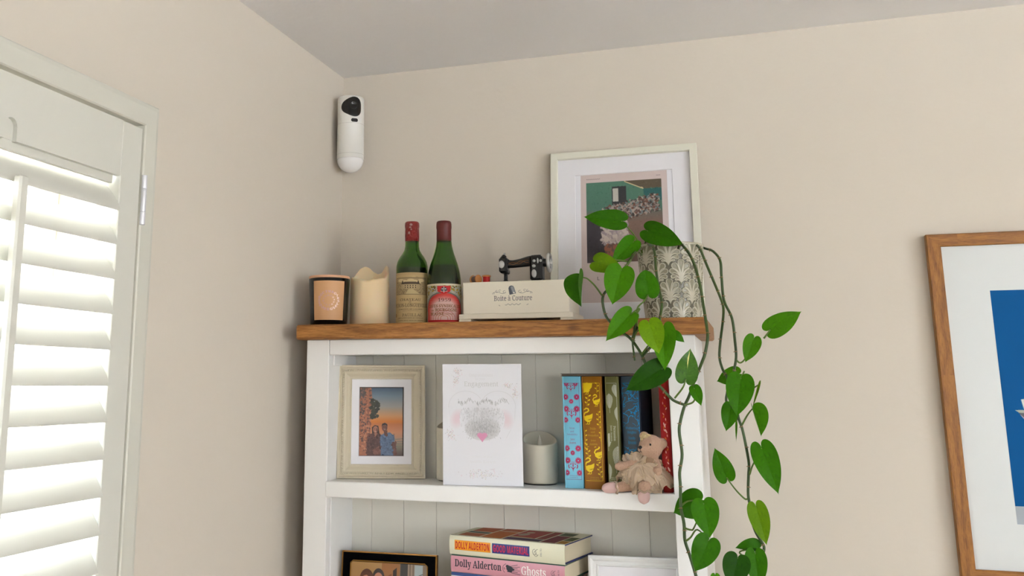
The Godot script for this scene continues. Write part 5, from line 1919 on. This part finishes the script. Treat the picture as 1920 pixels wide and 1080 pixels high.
	cv.rect(191, 16, 160, 36, Color(0.10, 0.17, 0.45))
	cv.text("GOOD MATERIAL", "Droid Sans", 195, 20, 152, 28, Color(0.48, 0.12, 0.42), 0.0, true)
	cv.text("GOOD MATERIAL", "Droid Sans", 196, 22, 150, 24, Color(0.80, 0.10, 0.25), 0.0, true)
	for k in 3:
		cv.arc(372 + k * 6, 34 + (k % 2) * 5, 8, 10, 0.5 * k, 5.0, 1.2, Color(0.30, 0.30, 0.28))
	cv.text("FIG TREE", "Droid Sans", 402, 20, 28, 7, Color(0.42, 0.42, 0.40), PI / 2)
	var tp := Sheet.new(400, 256, Color(0.80, 0.79, 0.68))
	var cells := [[22, 176, 76, 66, Color(0.64, 0.30, 0.10)], [22, 140, 76, 30, Color(0.22, 0.30, 0.22)], [22, 20, 76, 112, Color(0.64, 0.30, 0.10)], [104, 90, 72, 152, Color(0.70, 0.36, 0.08)], [104, 20, 72, 62, Color(0.64, 0.30, 0.10)], [182, 196, 124, 46, Color(0.20, 0.12, 0.26)], [182, 20, 88, 168, Color(0.60, 0.17, 0.13)], [276, 20, 30, 168, Color(0.50, 0.15, 0.12)], [312, 90, 48, 152, Color(0.40, 0.07, 0.14)], [312, 20, 48, 62, Color(0.20, 0.26, 0.10)], [364, 186, 30, 56, Color(0.60, 0.40, 0.08)], [364, 100, 30, 78, Color(0.22, 0.27, 0.10)]]
	for c in cells:
		tp.rect(c[0], c[1], c[2], c[3], c[4])
		for k in 4:
			tp.line([Vector2(c[0] + 5, c[1] + c[3] * (k + 0.6) / 4.5), Vector2(c[0] + c[2] - 5, c[1] + c[3] * (k + 0.6) / 4.5 - 2)], 1.5, (c[4] as Color).darkened(0.25))
	tp.ell(206, 120, 18, 30, Color(0.62, 0.55, 0.46))
	tp.ell(210, 70, 14, 16, Color(0.70, 0.58, 0.48))
	tp.poly([Vector2(186, 168), Vector2(262, 176), Vector2(258, 184), Vector2(186, 186)], Color(0.70, 0.60, 0.42))
	lying.call("white jacketed book with orange and blue title blocks on top of stack", 0.2505, 0.0365, 0.157, cv, tp, Color(0.86, 0.84, 0.74), Color(0.09, 0.13, 0.38), 0.0, -0.012)

	# --- black and gold frame ---
	var root := thing("photo_frame", "black photo frame with thin gold edging left of the book stack", "photo frame", V(0.2300, LOW, 0.262), 0.0)
	root.rotation = Vector3(deg_to_rad(-5), deg_to_rad(2.5), 0)
	var gold := M(Color(0.60, 0.42, 0.16), 0.35, 0.6)
	var w := 0.2125
	var h := 0.150
	var st := mb()
	frame_all(st, w, h, [Vector2(0, -0.012), Vector2(0, 0.0), Vector2(0.0022, 0.0005), Vector2(0.0026, -0.001), Vector2(0.0026, -0.012)])
	obj("gold_edge", st, gold, root, V(0, h / 2, 0))
	st = mb()
	frame_all(st, w - 0.005, h - 0.005, [Vector2(0, -0.012), Vector2(0, -0.0010), Vector2(0.0185, -0.0010), Vector2(0.0185, -0.012)])
	# cut corners of the opening
	for sx in [-1, 1]:
		for sy in [-1, 1]:
			extrude(st, PackedVector2Array([Vector2(sx * 0.0880, sy * 0.0572), Vector2(sx * 0.0820, sy * 0.0572), Vector2(sx * 0.0880, sy * 0.0512)]), 0.008, Transform3D(Basis.IDENTITY, V(0, 0, -0.0051)))
	var blk := M(Color(0.004, 0.005, 0.012), 0.5)
	blk.metallic_specular = 0.15
	obj("black_border", st, blk, root, V(0, h / 2, 0))
	st = mb(true)
	var oct := []
	for p in [[-0.0858, 0.0515], [-0.0802, 0.0562], [0.0802, 0.0562], [0.0858, 0.0515], [0.0858, -0.0515], [0.0802, -0.0562], [-0.0802, -0.0562], [-0.0858, -0.0515], [-0.0858, 0.0515]]:
		oct.append(V(p[0], p[1] + h / 2, -0.0006))
	tube(st, oct, 0.0013, 8)
	obj("gold_fillet", st, gold, root)
	var ph := Sheet.new(340, 224, Color(0.62, 0.48, 0.29))
	lerp_rows(ph, 0, 0, 340, 224, [[0, Color(0.66, 0.50, 0.29)], [0.5, Color(0.58, 0.43, 0.25)], [1, Color(0.42, 0.30, 0.18)]])
	ph.poly([Vector2(140, 0), Vector2(220, 0), Vector2(220, 224), Vector2(140, 224)], Color(0.58, 0.37, 0.17))
	ph.rect(220, 0, 120, 224, Color(0.50, 0.42, 0.34))
	ph.rect(222, 0, 32, 224, Color(0.20, 0.18, 0.16))
	for k in 4:
		ph.rect(256 + k * 7, 0, 3, 224, [Color(0.62, 0.54, 0.46), Color(0.40, 0.34, 0.28)][k % 2])
	ph.rect(284, 8, 36, 110, Color(0.62, 0.66, 0.66))
	ph.line([Vector2(284, 58), Vector2(320, 42)], 3, Color(0.34, 0.36, 0.36))
	ph.poly([Vector2(150, 66), Vector2(184, 46), Vector2(184, 120), Vector2(150, 126)], Color(0.46, 0.25, 0.08))
	ph.poly([Vector2(190, 34), Vector2(206, 22), Vector2(206, 110), Vector2(190, 112)], Color(0.18, 0.12, 0.09))
	ph.ell(214, 72, 8, 12, Color(0.80, 0.76, 0.68))
	# a woman and a man, close together
	ph.ell(74, 76, 32, 44, Color(0.30, 0.14, 0.07))
	ph.ell(66, 86, 24, 32, Color(0.72, 0.46, 0.34))
	ph.ell(60, 96, 9, 4, Color(0.86, 0.62, 0.52))
	ph.ell(126, 66, 27, 38, Color(0.16, 0.09, 0.06))
	ph.ell(126, 76, 22, 32, Color(0.70, 0.45, 0.34))
	ph.ell(118, 68, 3, 2, Color(0.16, 0.09, 0.07))
	ph.ell(134, 68, 3, 2, Color(0.16, 0.09, 0.07))
	ph.poly([Vector2(20, 224), Vector2(24, 150), Vector2(60, 122), Vector2(98, 140), Vector2(104, 224)], Color(0.20, 0.24, 0.14))
	ph.poly([Vector2(96, 224), Vector2(100, 130), Vector2(126, 112), Vector2(158, 128), Vector2(172, 224)], Color(0.16, 0.18, 0.26))
	for f in [[64, 84, 1.0], [125, 74, 0.9]]:
		ph.ell(f[0] - 8 * f[2], f[1] - 4, 2.4, 1.6, Color(0.14, 0.08, 0.06))
		ph.ell(f[0] + 8 * f[2], f[1] - 4, 2.4, 1.6, Color(0.14, 0.08, 0.06))
		ph.poly([Vector2(f[0] - 2, f[1]), Vector2(f[0] + 3, f[1] + 10), Vector2(f[0] - 4, f[1] + 10)], Color(0.60, 0.36, 0.27))
		ph.arc(f[0], f[1] + 14, 8 * f[2], 6, 0.2, PI - 0.2, 2.6, Color(0.90, 0.82, 0.76))
		ph.ell(f[0] - 12 * f[2], f[1] + 8, 4, 4, Color(0.78, 0.49, 0.38))
	for k in 60:
		ph.line([Vector2(46 + k, 56 - 12 * sin(k * 0.052)), Vector2(44 + k * 1.05, 70 - 14 * sin(k * 0.052))], 1.2, [Color(0.40, 0.20, 0.10), Color(0.24, 0.11, 0.06)][k % 2])
	ph.soften(0, 0, 340, 224, 3)
	st = mb()
	panel(st, 0.172, 0.114, -0.0015, 0, h / 2)
	obj("photo", st, M(Color.WHITE, 0.3, 0.0, ph.texture()), root)
	st = mb()
	box(st, V(0, h / 2, -0.0085), V(w - 0.008, h - 0.008, 0.006))
	obj("backing_board", st, mat.black, root)
	st = mb()
	tube(st, [V(0, h * 0.6, -0.012), V(0, 0.008, -0.052)], 0.004, 6)
	obj("easel_leg", st, mat.black, root)

	# --- white frame at the right ---
	root = thing("photo_frame", "white moulded photo frame right of the book stack", "photo frame", V(0.7525, LOW, 0.268), 0.0)
	root.rotation = Vector3(deg_to_rad(-4), deg_to_rad(7), 0)
	w = 0.188
	h = 0.172
	st = mb()
	frame_all(st, w, h, [Vector2(0, -0.014), Vector2(0, 0.0), Vector2(0.004, 0.0012), Vector2(0.008, -0.0005), Vector2(0.010, -0.003), Vector2(0.0155, -0.0035), Vector2(0.0165, -0.002), Vector2(0.0185, -0.002), Vector2(0.020, -0.006), Vector2(0.020, -0.014)])
	obj("frame_moulding", st, M(Color(0.88, 0.88, 0.87), 0.4), root, V(0, h / 2, 0))
	st = mb()
	panel(st, w - 0.038, h - 0.038, -0.007, 0, h / 2)
	obj("mount", st, mat.mount, root)
	st = mb()
	box(st, V(0, h / 2, -0.0105), V(w - 0.03, h - 0.03, 0.006))
	obj("backing_board", st, M(Color(0.3, 0.25, 0.2), 0.8), root)
	st = mb()
	tube(st, [V(0, h * 0.6, -0.014), V(0, 0.008, -0.058)], 0.004, 6)
	obj("easel_leg", st, M(Color(0.3, 0.25, 0.2), 0.8), root)

func blue_spine() -> Sheet:
	var sh := Sheet.new(480, 80, Color(0.86, 0.82, 0.78))
	sh.rect(0, 0, 480, 8, Color(0.05, 0.20, 0.46))
	return sh

# ============================ the plant ============================
var leaf_mats := []
const LIGHT := Vector3(0.08, 0.06, 1.0)

func build_plant() -> void:
	var plant := thing("potted_pothos", "trailing green pothos in a grey embossed ceramic pot on right end", "potted plant", V(0.8405, TOP, 0.200))
	var at := -plant.position
	# --- pot with a raised palmette relief ---
	var st := mb(true)
	var nu := 480
	var nv := 200
	var ph := 0.1585
	var r0 := 0.0535
	var r1 := 0.0665
	var cols := []
	# one palmette, drawn on a grid in metres (its right half; x from the stem, y from 5 mm under the foot)
	var gx := 64
	var gy := 112
	var gs := 0.0005
	var fan := PackedFloat32Array()
	fan.resize(gx * gy)
	fan.fill(-1.0)
	var lobes := [[0.0, 0.0445, 0.0, 0.024, 0.0074], [0.0125, 0.0375, 0.0015, 0.028, 0.0070], [0.0178, 0.0265, 0.0030, 0.026, 0.0062], [0.0168, 0.0155, 0.0040, 0.020, 0.0050], [0.0105, 0.0095, 0.0030, 0.010, 0.0032]]
	for lb in lobes:
		for s in 25:
			var t := s / 24.0
			var q0 := Vector2.ZERO.lerp(Vector2(lb[2], lb[3]), t)
			var q1 := Vector2(lb[2], lb[3]).lerp(Vector2(lb[0], lb[1]), t)
			var ctr := q0.lerp(q1, t)
			var rad := lerpf(0.0011, lb[4], pow(t, 2.2))
			for yy in range(maxi(0, int((ctr.y - rad + 0.005) / gs)), mini(gy, int((ctr.y + rad + 0.005) / gs) + 2)):
				for xx in range(maxi(0, int((ctr.x - rad) / gs)), mini(gx, int((ctr.x + rad) / gs) + 2)):
					var d := Vector2(xx * gs - ctr.x, yy * gs - 0.005 - ctr.y).length()
					var depth := rad - d
					if depth > 0.0:
						fan[yy * gx + xx] = maxf(fan[yy * gx + xx], depth)
	var relief := func(u: float, v: float) -> float:
		# staggered rows of palmettes; 0 in the grooves, 1 on the ridges
		var rowh := 0.0390
		var cw := TAU * 0.0615 / 8.0
		var y := v * ph
		for dr in 3:
			var row := floori((y + 0.010) / rowh) - dr
			var fu := fposmod(u * 8.0 + (0.5 if posmod(row, 2) == 1 else 0.0), 1.0) - 0.5
			var px := absf(fu) * cw / gs
			var py := (y - row * rowh + 0.010) / gs
			var x0 := int(px)
			var y0 := int(py)
			if x0 >= gx - 1 or y0 >= gy - 1 or y0 < 0:
				continue
			var fx := px - x0
			var fy := py - y0
			var k := y0 * gx + x0
			var dep := lerpf(lerpf(fan[k], fan[k + 1], fx), lerpf(fan[k + gx], fan[k + gx + 1], fx), fy)
			if dep > -0.3:
				dep = maxf(dep, 0.0)
				return 0.30 + 0.70 * exp(-pow((dep - 0.0013) / 0.0011, 2)) if dep > 0.0004 else 0.35
		return 0.0
	var hmap := PackedFloat32Array()
	hmap.resize((nu + 1) * (nv + 1))
	for j in nv + 1:
		for i in nu + 1:
			hmap[j * (nu + 1) + i] = relief.call(float(i % nu) / nu, float(j) / nv)
	st.set_smooth_group(0)
	var vert := func(i: int, j: int) -> void:
		var an := TAU * i / nu
		var v := float(j) / nv
		var hv := hmap[j * (nu + 1) + i]
		if v > 0.975:
			hv = 0.8
		var rr := lerpf(r0, r1, pow(v, 0.85)) + 0.0022 * hv
		# glaze: thin and cream over the ridges, pooled grey-green in the hollows
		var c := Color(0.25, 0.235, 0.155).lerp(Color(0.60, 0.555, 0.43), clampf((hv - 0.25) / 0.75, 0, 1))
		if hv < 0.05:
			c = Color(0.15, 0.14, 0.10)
		st.set_color(c)
		st.set_uv(Vector2(float(i) / nu, 1 - v))
		st.add_vertex(V(rr * cos(an), v * ph, -rr * sin(an)))
	for j in nv:
		for i in nu:
			vert.call(i, j)
			vert.call(i + 1, j + 1)
			vert.call(i + 1, j)
			vert.call(i, j)
			vert.call(i, j + 1)
			vert.call(i + 1, j + 1)
	var pm := M(Color.WHITE, 0.22)
	pm.vertex_color_use_as_albedo = true
	var pot := obj("pot", st, pm, plant)
	st = mb(true)
	lathe(st, [Vector2(r1 + 0.0018, ph - 0.0005), Vector2(r1 + 0.0014, ph + 0.0010), Vector2(r1 - 0.0010, ph + 0.0016), Vector2(r1 - 0.0035, ph + 0.0006), Vector2(r1 - 0.0045, ph - 0.004), Vector2(r1 - 0.006, ph - 0.030), Vector2(0, ph - 0.030)], 72)
	obj("rim", st, M(Color(0.62, 0.59, 0.49), 0.25), pot)
	st = mb(true)
	lathe(st, [Vector2(0, 0), Vector2(r0 - 0.002, 0), Vector2(r0 + 0.001, 0.001)], 48)
	obj("foot", st, M(Color(0.55, 0.50, 0.40), 0.6), pot)
	st = mb(true)
	lathe(st, [Vector2(0.061, ph - 0.020), Vector2(0.04, ph - 0.014), Vector2(0.0, ph - 0.012)], 40)
	obj("soil", st, M(Color(0.10, 0.07, 0.05), 0.95), plant)
	# --- leaf materials ---
	var tex := leaf_texture(false)
	var tints := [Color(0.21, 0.44, 0.01), Color(0.24, 0.49, 0.01), Color(0.29, 0.54, 0.02), Color(0.42, 0.59, 0.04), Color(0.45, 0.62, 0.05), Color(0.15, 0.33, 0.03)]
	for c in tints:
		var m := M(c, 0.46, 0.0, tex)
		m.cull_mode = BaseMaterial3D.CULL_DISABLED
		m.backlight_enabled = true
		m.backlight = Color(0.26, 0.34, 0.04)
		m.metallic_specular = 0.22
		leaf_mats.append(m)
	var vm := M(Color.WHITE, 0.38, 0.0, leaf_texture(true))
	vm.cull_mode = BaseMaterial3D.CULL_DISABLED
	leaf_mats.append(vm)
	mat.vine = M(Color(0.21, 0.30, 0.10), 0.45)
	mat.petiole = M(Color(0.33, 0.44, 0.13), 0.45)
	mat.scar = M(Color(0.50, 0.40, 0.25), 0.7)
	vine(plant, 0.0026, [V(0.879,1.918,0.190), V(0.888,1.929,0.210), V(0.902,1.919,0.250), V(0.916,1.879,0.290), V(0.927,1.847,0.300), V(0.938,1.814,0.270), V(0.942,1.795,0.250), V(0.939,1.769,0.235), V(0.931,1.726,0.225), V(0.928,1.697,0.225), V(0.933,1.673,0.230), V(0.940,1.659,0.235), V(0.941,1.639,0.235), V(0.936,1.615,0.235), V(0.940,1.602,0.240)])
	vine(plant, 0.0026, [V(0.892,1.925,0.150), V(0.902,1.928,0.180), V(0.913,1.922,0.200), V(0.928,1.913,0.220), V(0.941,1.892,0.235), V(0.942,1.857,0.240), V(0.944,1.810,0.245), V(0.957,1.774,0.250), V(0.960,1.728,0.250), V(0.960,1.696,0.250), V(0.954,1.665,0.250), V(0.952,1.624,0.245), V(0.957,1.582,0.250), V(0.963,1.559,0.250), V(0.968,1.525,0.250), V(0.971,1.494,0.250), V(0.969,1.473,0.250), V(0.966,1.437,0.250), V(0.968,1.417,0.250), V(0.969,1.394,0.250), V(0.975,1.369,0.250), V(0.986,1.349,0.250), V(0.988,1.337,0.250), V(0.979,1.309,0.250), V(0.973,1.261,0.250)])
	vine(plant, 0.0028, [V(0.859,1.909,0.250), V(0.865,1.920,0.270), V(0.874,1.916,0.300), V(0.892,1.884,0.340), V(0.904,1.837,0.360), V(0.910,1.788,0.380), V(0.914,1.750,0.390), V(0.915,1.729,0.400), V(0.909,1.701,0.400), V(0.901,1.681,0.400), V(0.886,1.649,0.390), V(0.875,1.622,0.385), V(0.865,1.602,0.385), V(0.857,1.576,0.385), V(0.854,1.557,0.385), V(0.857,1.517,0.385), V(0.851,1.485,0.385), V(0.851,1.460,0.385), V(0.850,1.422,0.385), V(0.854,1.395,0.385), V(0.854,1.366,0.385), V(0.861,1.341,0.385), V(0.870,1.306,0.385), V(0.875,1.279,0.385)])
	vine(plant, 0.0026, [V(0.787,1.921,0.220), V(0.797,1.930,0.240), V(0.813,1.919,0.290), V(0.820,1.897,0.320), V(0.822,1.870,0.340), V(0.828,1.826,0.360), V(0.834,1.797,0.380), V(0.831,1.769,0.400), V(0.829,1.754,0.410), V(0.820,1.723,0.410), V(0.797,1.697,0.410)])
	vine(plant, 0.0026, [V(0.785,1.912,0.220), V(0.788,1.921,0.250), V(0.782,1.904,0.320), V(0.773,1.881,0.360), V(0.749,1.838,0.380), V(0.726,1.813,0.400), V(0.728,1.777,0.400), V(0.741,1.757,0.400), V(0.757,1.742,0.400), V(0.775,1.728,0.400), V(0.795,1.698,0.410), V(0.805,1.669,0.410), V(0.821,1.646,0.410), V(0.839,1.624,0.405), V(0.849,1.614,0.400), V(0.865,1.607,0.390)])
	vine(plant, 0.0021, [V(0.789,1.751,0.410), V(0.783,1.735,0.410), V(0.776,1.728,0.400)])
	vine(plant, 0.0018, [V(0.787,1.763,0.420), V(0.784,1.743,0.420), V(0.780,1.723,0.420), V(0.784,1.687,0.430)])
	leaf(plant, V(0.756,1.973,0.300), V(0.678,1.985,0.310), 0.050, 14, 14, 0, 0, 0.06, [V(0.787,1.909,0.235), V(0.785,1.925,0.250), V(0.775,1.948,0.280)])
	leaf(plant, V(0.802,1.956,0.270), V(0.875,1.919,0.300), 0.054, 10, 10, 5, 0, 0.10, [V(0.787,1.909,0.235), V(0.792,1.926,0.240)])
	leaf(plant, V(0.778,1.928,0.310), V(0.737,1.880,0.350), 0.046, 20, 8, 0, 1, 0.10, [V(0.787,1.909,0.235), V(0.783,1.913,0.280)])
	leaf(plant, V(0.713,1.879,0.400), V(0.769,1.859,0.420), 0.048, 10, 20, -10, 3, 0.22, [V(0.773,1.881,0.360), V(0.743,1.885,0.370)])
	leaf(plant, V(0.765,1.859,0.420), V(0.746,1.792,0.430), 0.064, 14, 14, 0, 2, 0.12, [V(0.777,1.884,0.360)])
	leaf(plant, V(0.811,1.810,0.400), V(0.808,1.858,0.410), 0.051, 8, 8, 0, 1, 0.06, [V(0.776,1.728,0.400), V(0.788,1.751,0.410), V(0.791,1.783,0.420), V(0.804,1.799,0.410)], true)
	leaf(plant, V(0.693,1.847,0.430), V(0.689,1.789,0.450), 0.082, 6, 80, 18, 0, 0.16, [V(0.724,1.812,0.400), V(0.713,1.830,0.415), V(0.702,1.842,0.430)])
	leaf(plant, V(0.780,1.774,0.430), V(0.734,1.723,0.450), 0.049, 16, 24, 0, 2, 0.14, [V(0.791,1.774,0.430), V(0.797,1.784,0.430)])
	leaf(plant, V(0.815,1.755,0.448), V(0.831,1.698,0.455), 0.052, 14, 10, 0, 4, 0.14, [V(0.780,1.723,0.410), V(0.789,1.741,0.420)])
	leaf(plant, V(0.838,1.748,0.425), V(0.839,1.669,0.450), 0.052, 14, 14, 0, 2, 0.14, [V(0.796,1.699,0.420), V(0.814,1.723,0.410)])
	leaf(plant, V(0.853,1.739,0.390), V(0.873,1.721,0.390), 0.023, 8, 8, 0, 1, 0.10, [])
	leaf(plant, V(0.834,1.673,0.430), V(0.765,1.632,0.440), 0.055, 14, 14, 0, 5, 0.10, [V(0.822,1.645,0.420), V(0.832,1.658,0.420)])
	leaf(plant, V(0.873,1.652,0.420), V(0.885,1.709,0.430), 0.047, 10, 10, 0, 6, 0.05, [V(0.851,1.619,0.410), V(0.867,1.638,0.420)])
	leaf(plant, V(0.886,1.638,0.410), V(0.898,1.605,0.420), 0.029, 28, 10, 0, 1, 0.14, [V(0.867,1.606,0.400), V(0.885,1.614,0.410)])
	leaf(plant, V(1.026,1.749,0.250), V(1.087,1.784,0.260), 0.049, 10, 10, 0, 2, 0.06, [V(1.014,1.733,0.250)])
	leaf(plant, V(0.996,1.733,0.260), V(0.977,1.686,0.270), 0.040, 12, 12, 0, 2, 0.10, [V(0.959,1.693,0.250), V(0.967,1.686,0.250), V(0.977,1.694,0.250), V(0.988,1.716,0.250)])
	leaf(plant, V(0.963,1.665,0.210), V(0.918,1.650,0.200), 0.043, 8, 8, 0, 2, 0.05, [V(0.954,1.661,0.250)])
	leaf(plant, V(0.967,1.656,0.290), V(0.956,1.584,0.310), 0.060, 14, 14, 0, 1, 0.12, [V(0.947,1.610,0.240), V(0.973,1.667,0.270)])
	leaf(plant, V(0.945,1.603,0.250), V(0.933,1.554,0.260), 0.040, 14, 14, 0, 1, 0.12, [V(0.953,1.581,0.250), V(0.946,1.601,0.250)])
	leaf(plant, V(0.985,1.600,0.250), V(0.997,1.546,0.260), 0.057, 82, 10, 0, 2, 0.16, [V(0.963,1.567,0.250), V(0.973,1.584,0.250), V(0.979,1.592,0.250)])
	leaf(plant, V(0.953,1.574,0.250), V(0.950,1.533,0.250), 0.011, 50, 50, 0, 2, 0.05, [V(0.958,1.586,0.250)])
	leaf(plant, V(1.000,1.645,0.270), V(0.984,1.598,0.260), 0.012, 50, 50, 0, 3, 0.20, [V(0.976,1.630,0.260)])
	leaf(plant, V(0.929,1.467,0.260), V(0.910,1.524,0.270), 0.045, 8, 8, 0, 1, 0.05, [V(0.965,1.429,0.250), V(0.959,1.429,0.250), V(0.943,1.447,0.260)])
	leaf(plant, V(0.996,1.527,0.270), V(1.021,1.443,0.290), 0.055, 14, 14, 0, 1, 0.12, [V(0.971,1.474,0.250), V(0.978,1.492,0.260)])
	leaf(plant, V(0.979,1.418,0.270), V(0.994,1.349,0.280), 0.045, 14, 14, 0, 3, 0.12, [V(0.969,1.386,0.250), V(0.970,1.405,0.260)])
	leaf(plant, V(0.978,1.339,0.250), V(0.936,1.339,0.260), 0.044, 80, 6, 0, 1, 0.12, [V(0.954,1.319,0.240), V(0.944,1.330,0.240)])
	leaf(plant, V(0.972,1.335,0.280), V(0.975,1.272,0.290), 0.047, 14, 14, 0, 1, 0.12, [V(0.988,1.337,0.250)])
	leaf(plant, V(0.885,1.435,0.365), V(0.833,1.409,0.360), 0.060, 10, 10, 0, 0, 0.10, [V(0.850,1.425,0.380), V(0.862,1.433,0.370)])
	leaf(plant, V(0.893,1.438,0.430), V(0.901,1.379,0.440), 0.055, 14, 14, 0, 1, 0.14, [V(0.856,1.389,0.400), V(0.867,1.388,0.410), V(0.874,1.394,0.420)])
	leaf(plant, V(0.899,1.376,0.440), V(0.873,1.323,0.450), 0.054, 14, 14, 0, 0, 0.14, [V(0.857,1.367,0.400), V(0.866,1.375,0.410), V(0.879,1.390,0.420)])
	leaf(plant, V(0.942,1.333,0.330), V(0.928,1.280,0.340), 0.056, 12, 12, 0, 5, 0.12, [V(0.964,1.311,0.280)])
	leaf(plant, V(0.903,1.308,0.380), V(0.904,1.279,0.380), 0.024, 12, 12, 0, 2, 0.12, [])

func leaf_texture(streak: bool) -> ImageTexture:
	var base := Color(0.21, 0.40, 0.03) if streak else Color(0.88, 0.88, 0.88)
	var cv := Sheet.new(192, 256, base)
	var rng := RandomNumberGenerator.new()
	rng.seed = 5
	for k in 120:
		var g := rng.randf_range(-0.07, 0.05)
		cv.ell(rng.randf() * 192, rng.randf() * 256, rng.randf_range(3, 12), rng.randf_range(5, 20), base + Color(g, g, g * 0.5), rng.randf() * 3)
	for sg in [-1, 1]:
		for k in 9:
			var y := 70 + k * 19.0
			var pts := []
			for q in 7:
				pts.append(Vector2(96 + sg * q * 15, y + q * q * 1.5 - q * 2))
			cv.line(pts, 1.4, base.lightened(0.06))
			for q in 7:
				pts[q] += Vector2(0, 4)
			cv.line(pts, 2.2, base.darkened(0.03))
	cv.line([Vector2(96, 48), Vector2(96, 250)], 3.0, base.lightened(0.25) if not streak else Color(0.42, 0.62, 0.20))
	if streak:
		cv.poly([Vector2(96, 118), Vector2(82, 150), Vector2(78, 190), Vector2(86, 225), Vector2(96, 250), Vector2(97, 180)], Color(0.86, 0.84, 0.50))
	return ImageTexture.create_from_image(cv.im) if false else cv.texture()

func vine(plant: Node3D, r: float, pts: Array) -> void:
	var at := -plant.position
	var path := smooth_path(pts, 5)
	var st := mb(true)
	tube(st, path, r, 10)
	var v := obj("vine", st, mat.vine, plant, at)
	# joints along the stem, each with a stub of aerial root
	st = mb(true)
	var walked := 0.0
	var side := 1.0
	for i in range(1, path.size() - 1):
		walked += path[i].distance_to(path[i - 1])
		if walked > 0.034:
			walked = 0.0
			side = -side
			var d: Vector3 = (path[i + 1] - path[i - 1]).normalized()
			tube(st, [path[i] - d * 0.0011, path[i], path[i] + d * 0.0011], [r * 1.02, r * 1.20, r * 1.02], 10)
			var s := d.cross(V(0, 0, 1)).normalized() * side
			tube(st, [path[i] + s * r * 0.7, path[i] + s * (r + 0.0022) + d * 0.001], [0.0009, 0.0005], 6)
	obj("joint_rings", st, mat.scar, v).set_meta("kind", "stuff")

func leaf(plant: Node3D, b: Vector3, t: Vector3, w: float, fl: int, fr: int, roll: int, tint: int, curl: float, pet: Array, blunt := false) -> void:
	var ax := t - b
	var L := ax.length()
	var y := ax / L
	var n := (LIGHT - y * LIGHT.dot(y)).normalized().rotated(y, deg_to_rad(roll))
	var x := y.cross(n)
	var fa := [deg_to_rad(fl), deg_to_rad(fr)]
	if y.y < 0:
		fa.reverse()
	# half outline, base notch to tip: (along, across)
	var half := [Vector2(0.0, 0.0), Vector2(-0.085, 0.07), Vector2(-0.14, 0.17), Vector2(-0.135, 0.29), Vector2(-0.07, 0.40), Vector2(0.05, 0.475), Vector2(0.20, 0.50), Vector2(0.36, 0.48), Vector2(0.52, 0.425), Vector2(0.67, 0.335), Vector2(0.80, 0.225), Vector2(0.90, 0.115), Vector2(0.96, 0.045), Vector2(1.0, 0.0)]
	if blunt:
		half = [Vector2(0.0, 0.0), Vector2(-0.085, 0.09), Vector2(-0.13, 0.20), Vector2(-0.11, 0.32), Vector2(-0.02, 0.42), Vector2(0.12, 0.485), Vector2(0.28, 0.50), Vector2(0.45, 0.485), Vector2(0.61, 0.44), Vector2(0.75, 0.37), Vector2(0.87, 0.27), Vector2(0.95, 0.16), Vector2(0.985, 0.07), Vector2(1.0, 0.0)]
	var outline := []
	for p in half:
		outline.append(p)
	for i in range(half.size() - 2, 0, -1):
		outline.append(Vector2(half[i].x, -half[i].y))
	var m := outline.size()
	var fine := []
	for i in m:
		var p0: Vector2 = outline[i]
		var p1: Vector2 = outline[(i + 1) % m]
		fine.append(p0)
		if i != 0 and i != half.size() - 1 and i != half.size() - 2 and i != m - 1:
			fine.append(p0.cubic_interpolate(p1, outline[(i - 1 + m) % m], outline[(i + 2) % m], 0.5))
		else:
			fine.append((p0 + p1) / 2)
	m = fine.size()
	var cen := Vector2(0.36, 0.0)
	var wav := fposmod(b.x * 91.0 + b.y * 57.0, TAU)
	var place := func(p: Vector2) -> Vector3:
		var u := p.y * w
		var a: float = fa[0] if u < 0 else fa[1]
		var e := 0.003
		var au := sqrt(u * u + e * e) - e
		var along := p.x * L
		var out := au * sin(a) - curl * L * (p.x - 0.3) * (p.x - 0.3) * 1.2
		out += 0.0014 * sin(p.x * 9.0 + wav + 2.0 * signf(u)) * absf(p.y) * 2.0
		out -= 0.10 * u * u / maxf(w, 0.01)
		return b + y * along + x * (signf(u) * au * cos(a)) + n * out
	var uvf := func(p: Vector2) -> Vector2: return Vector2(p.y + 0.5, (p.x + 0.2) / 1.2)
	var st := mb(true)
	var rings := [0.0, 0.25, 0.5, 0.75, 0.92, 1.0]
	for ri in rings.size() - 1:
		for i in m:
			var p0: Vector2 = cen.lerp(fine[i], rings[ri])
			var p1: Vector2 = cen.lerp(fine[(i + 1) % m], rings[ri])
			var q0: Vector2 = cen.lerp(fine[i], rings[ri + 1])
			var q1: Vector2 = cen.lerp(fine[(i + 1) % m], rings[ri + 1])
			if ri == 0:
				tri(st, place.call(cen), place.call(q0), place.call(q1), uvf.call(cen), uvf.call(q0), uvf.call(q1))
			else:
				quad(st, place.call(p0), place.call(q0), place.call(q1), place.call(p1), uvf.call(p0), uvf.call(q0), uvf.call(q1), uvf.call(p1))
	var o := obj("leaf", st, leaf_mats[tint], plant, -plant.position)
	if tint == 6:
		o.set_meta("label", "leaf with a cream streak")
	if pet.size() > 0:
		var pts := pet.duplicate()
		pts.append(place.call(Vector2(0.02, 0.0)))
		var sp := smooth_path(pts, 5)
		var rr := []
		for i in sp.size():
			rr.append(lerpf(0.0019, 0.0012, float(i) / sp.size()))
		st = mb(true)
		tube(st, sp, rr, 7)
		obj("petiole", st, mat.petiole, o)
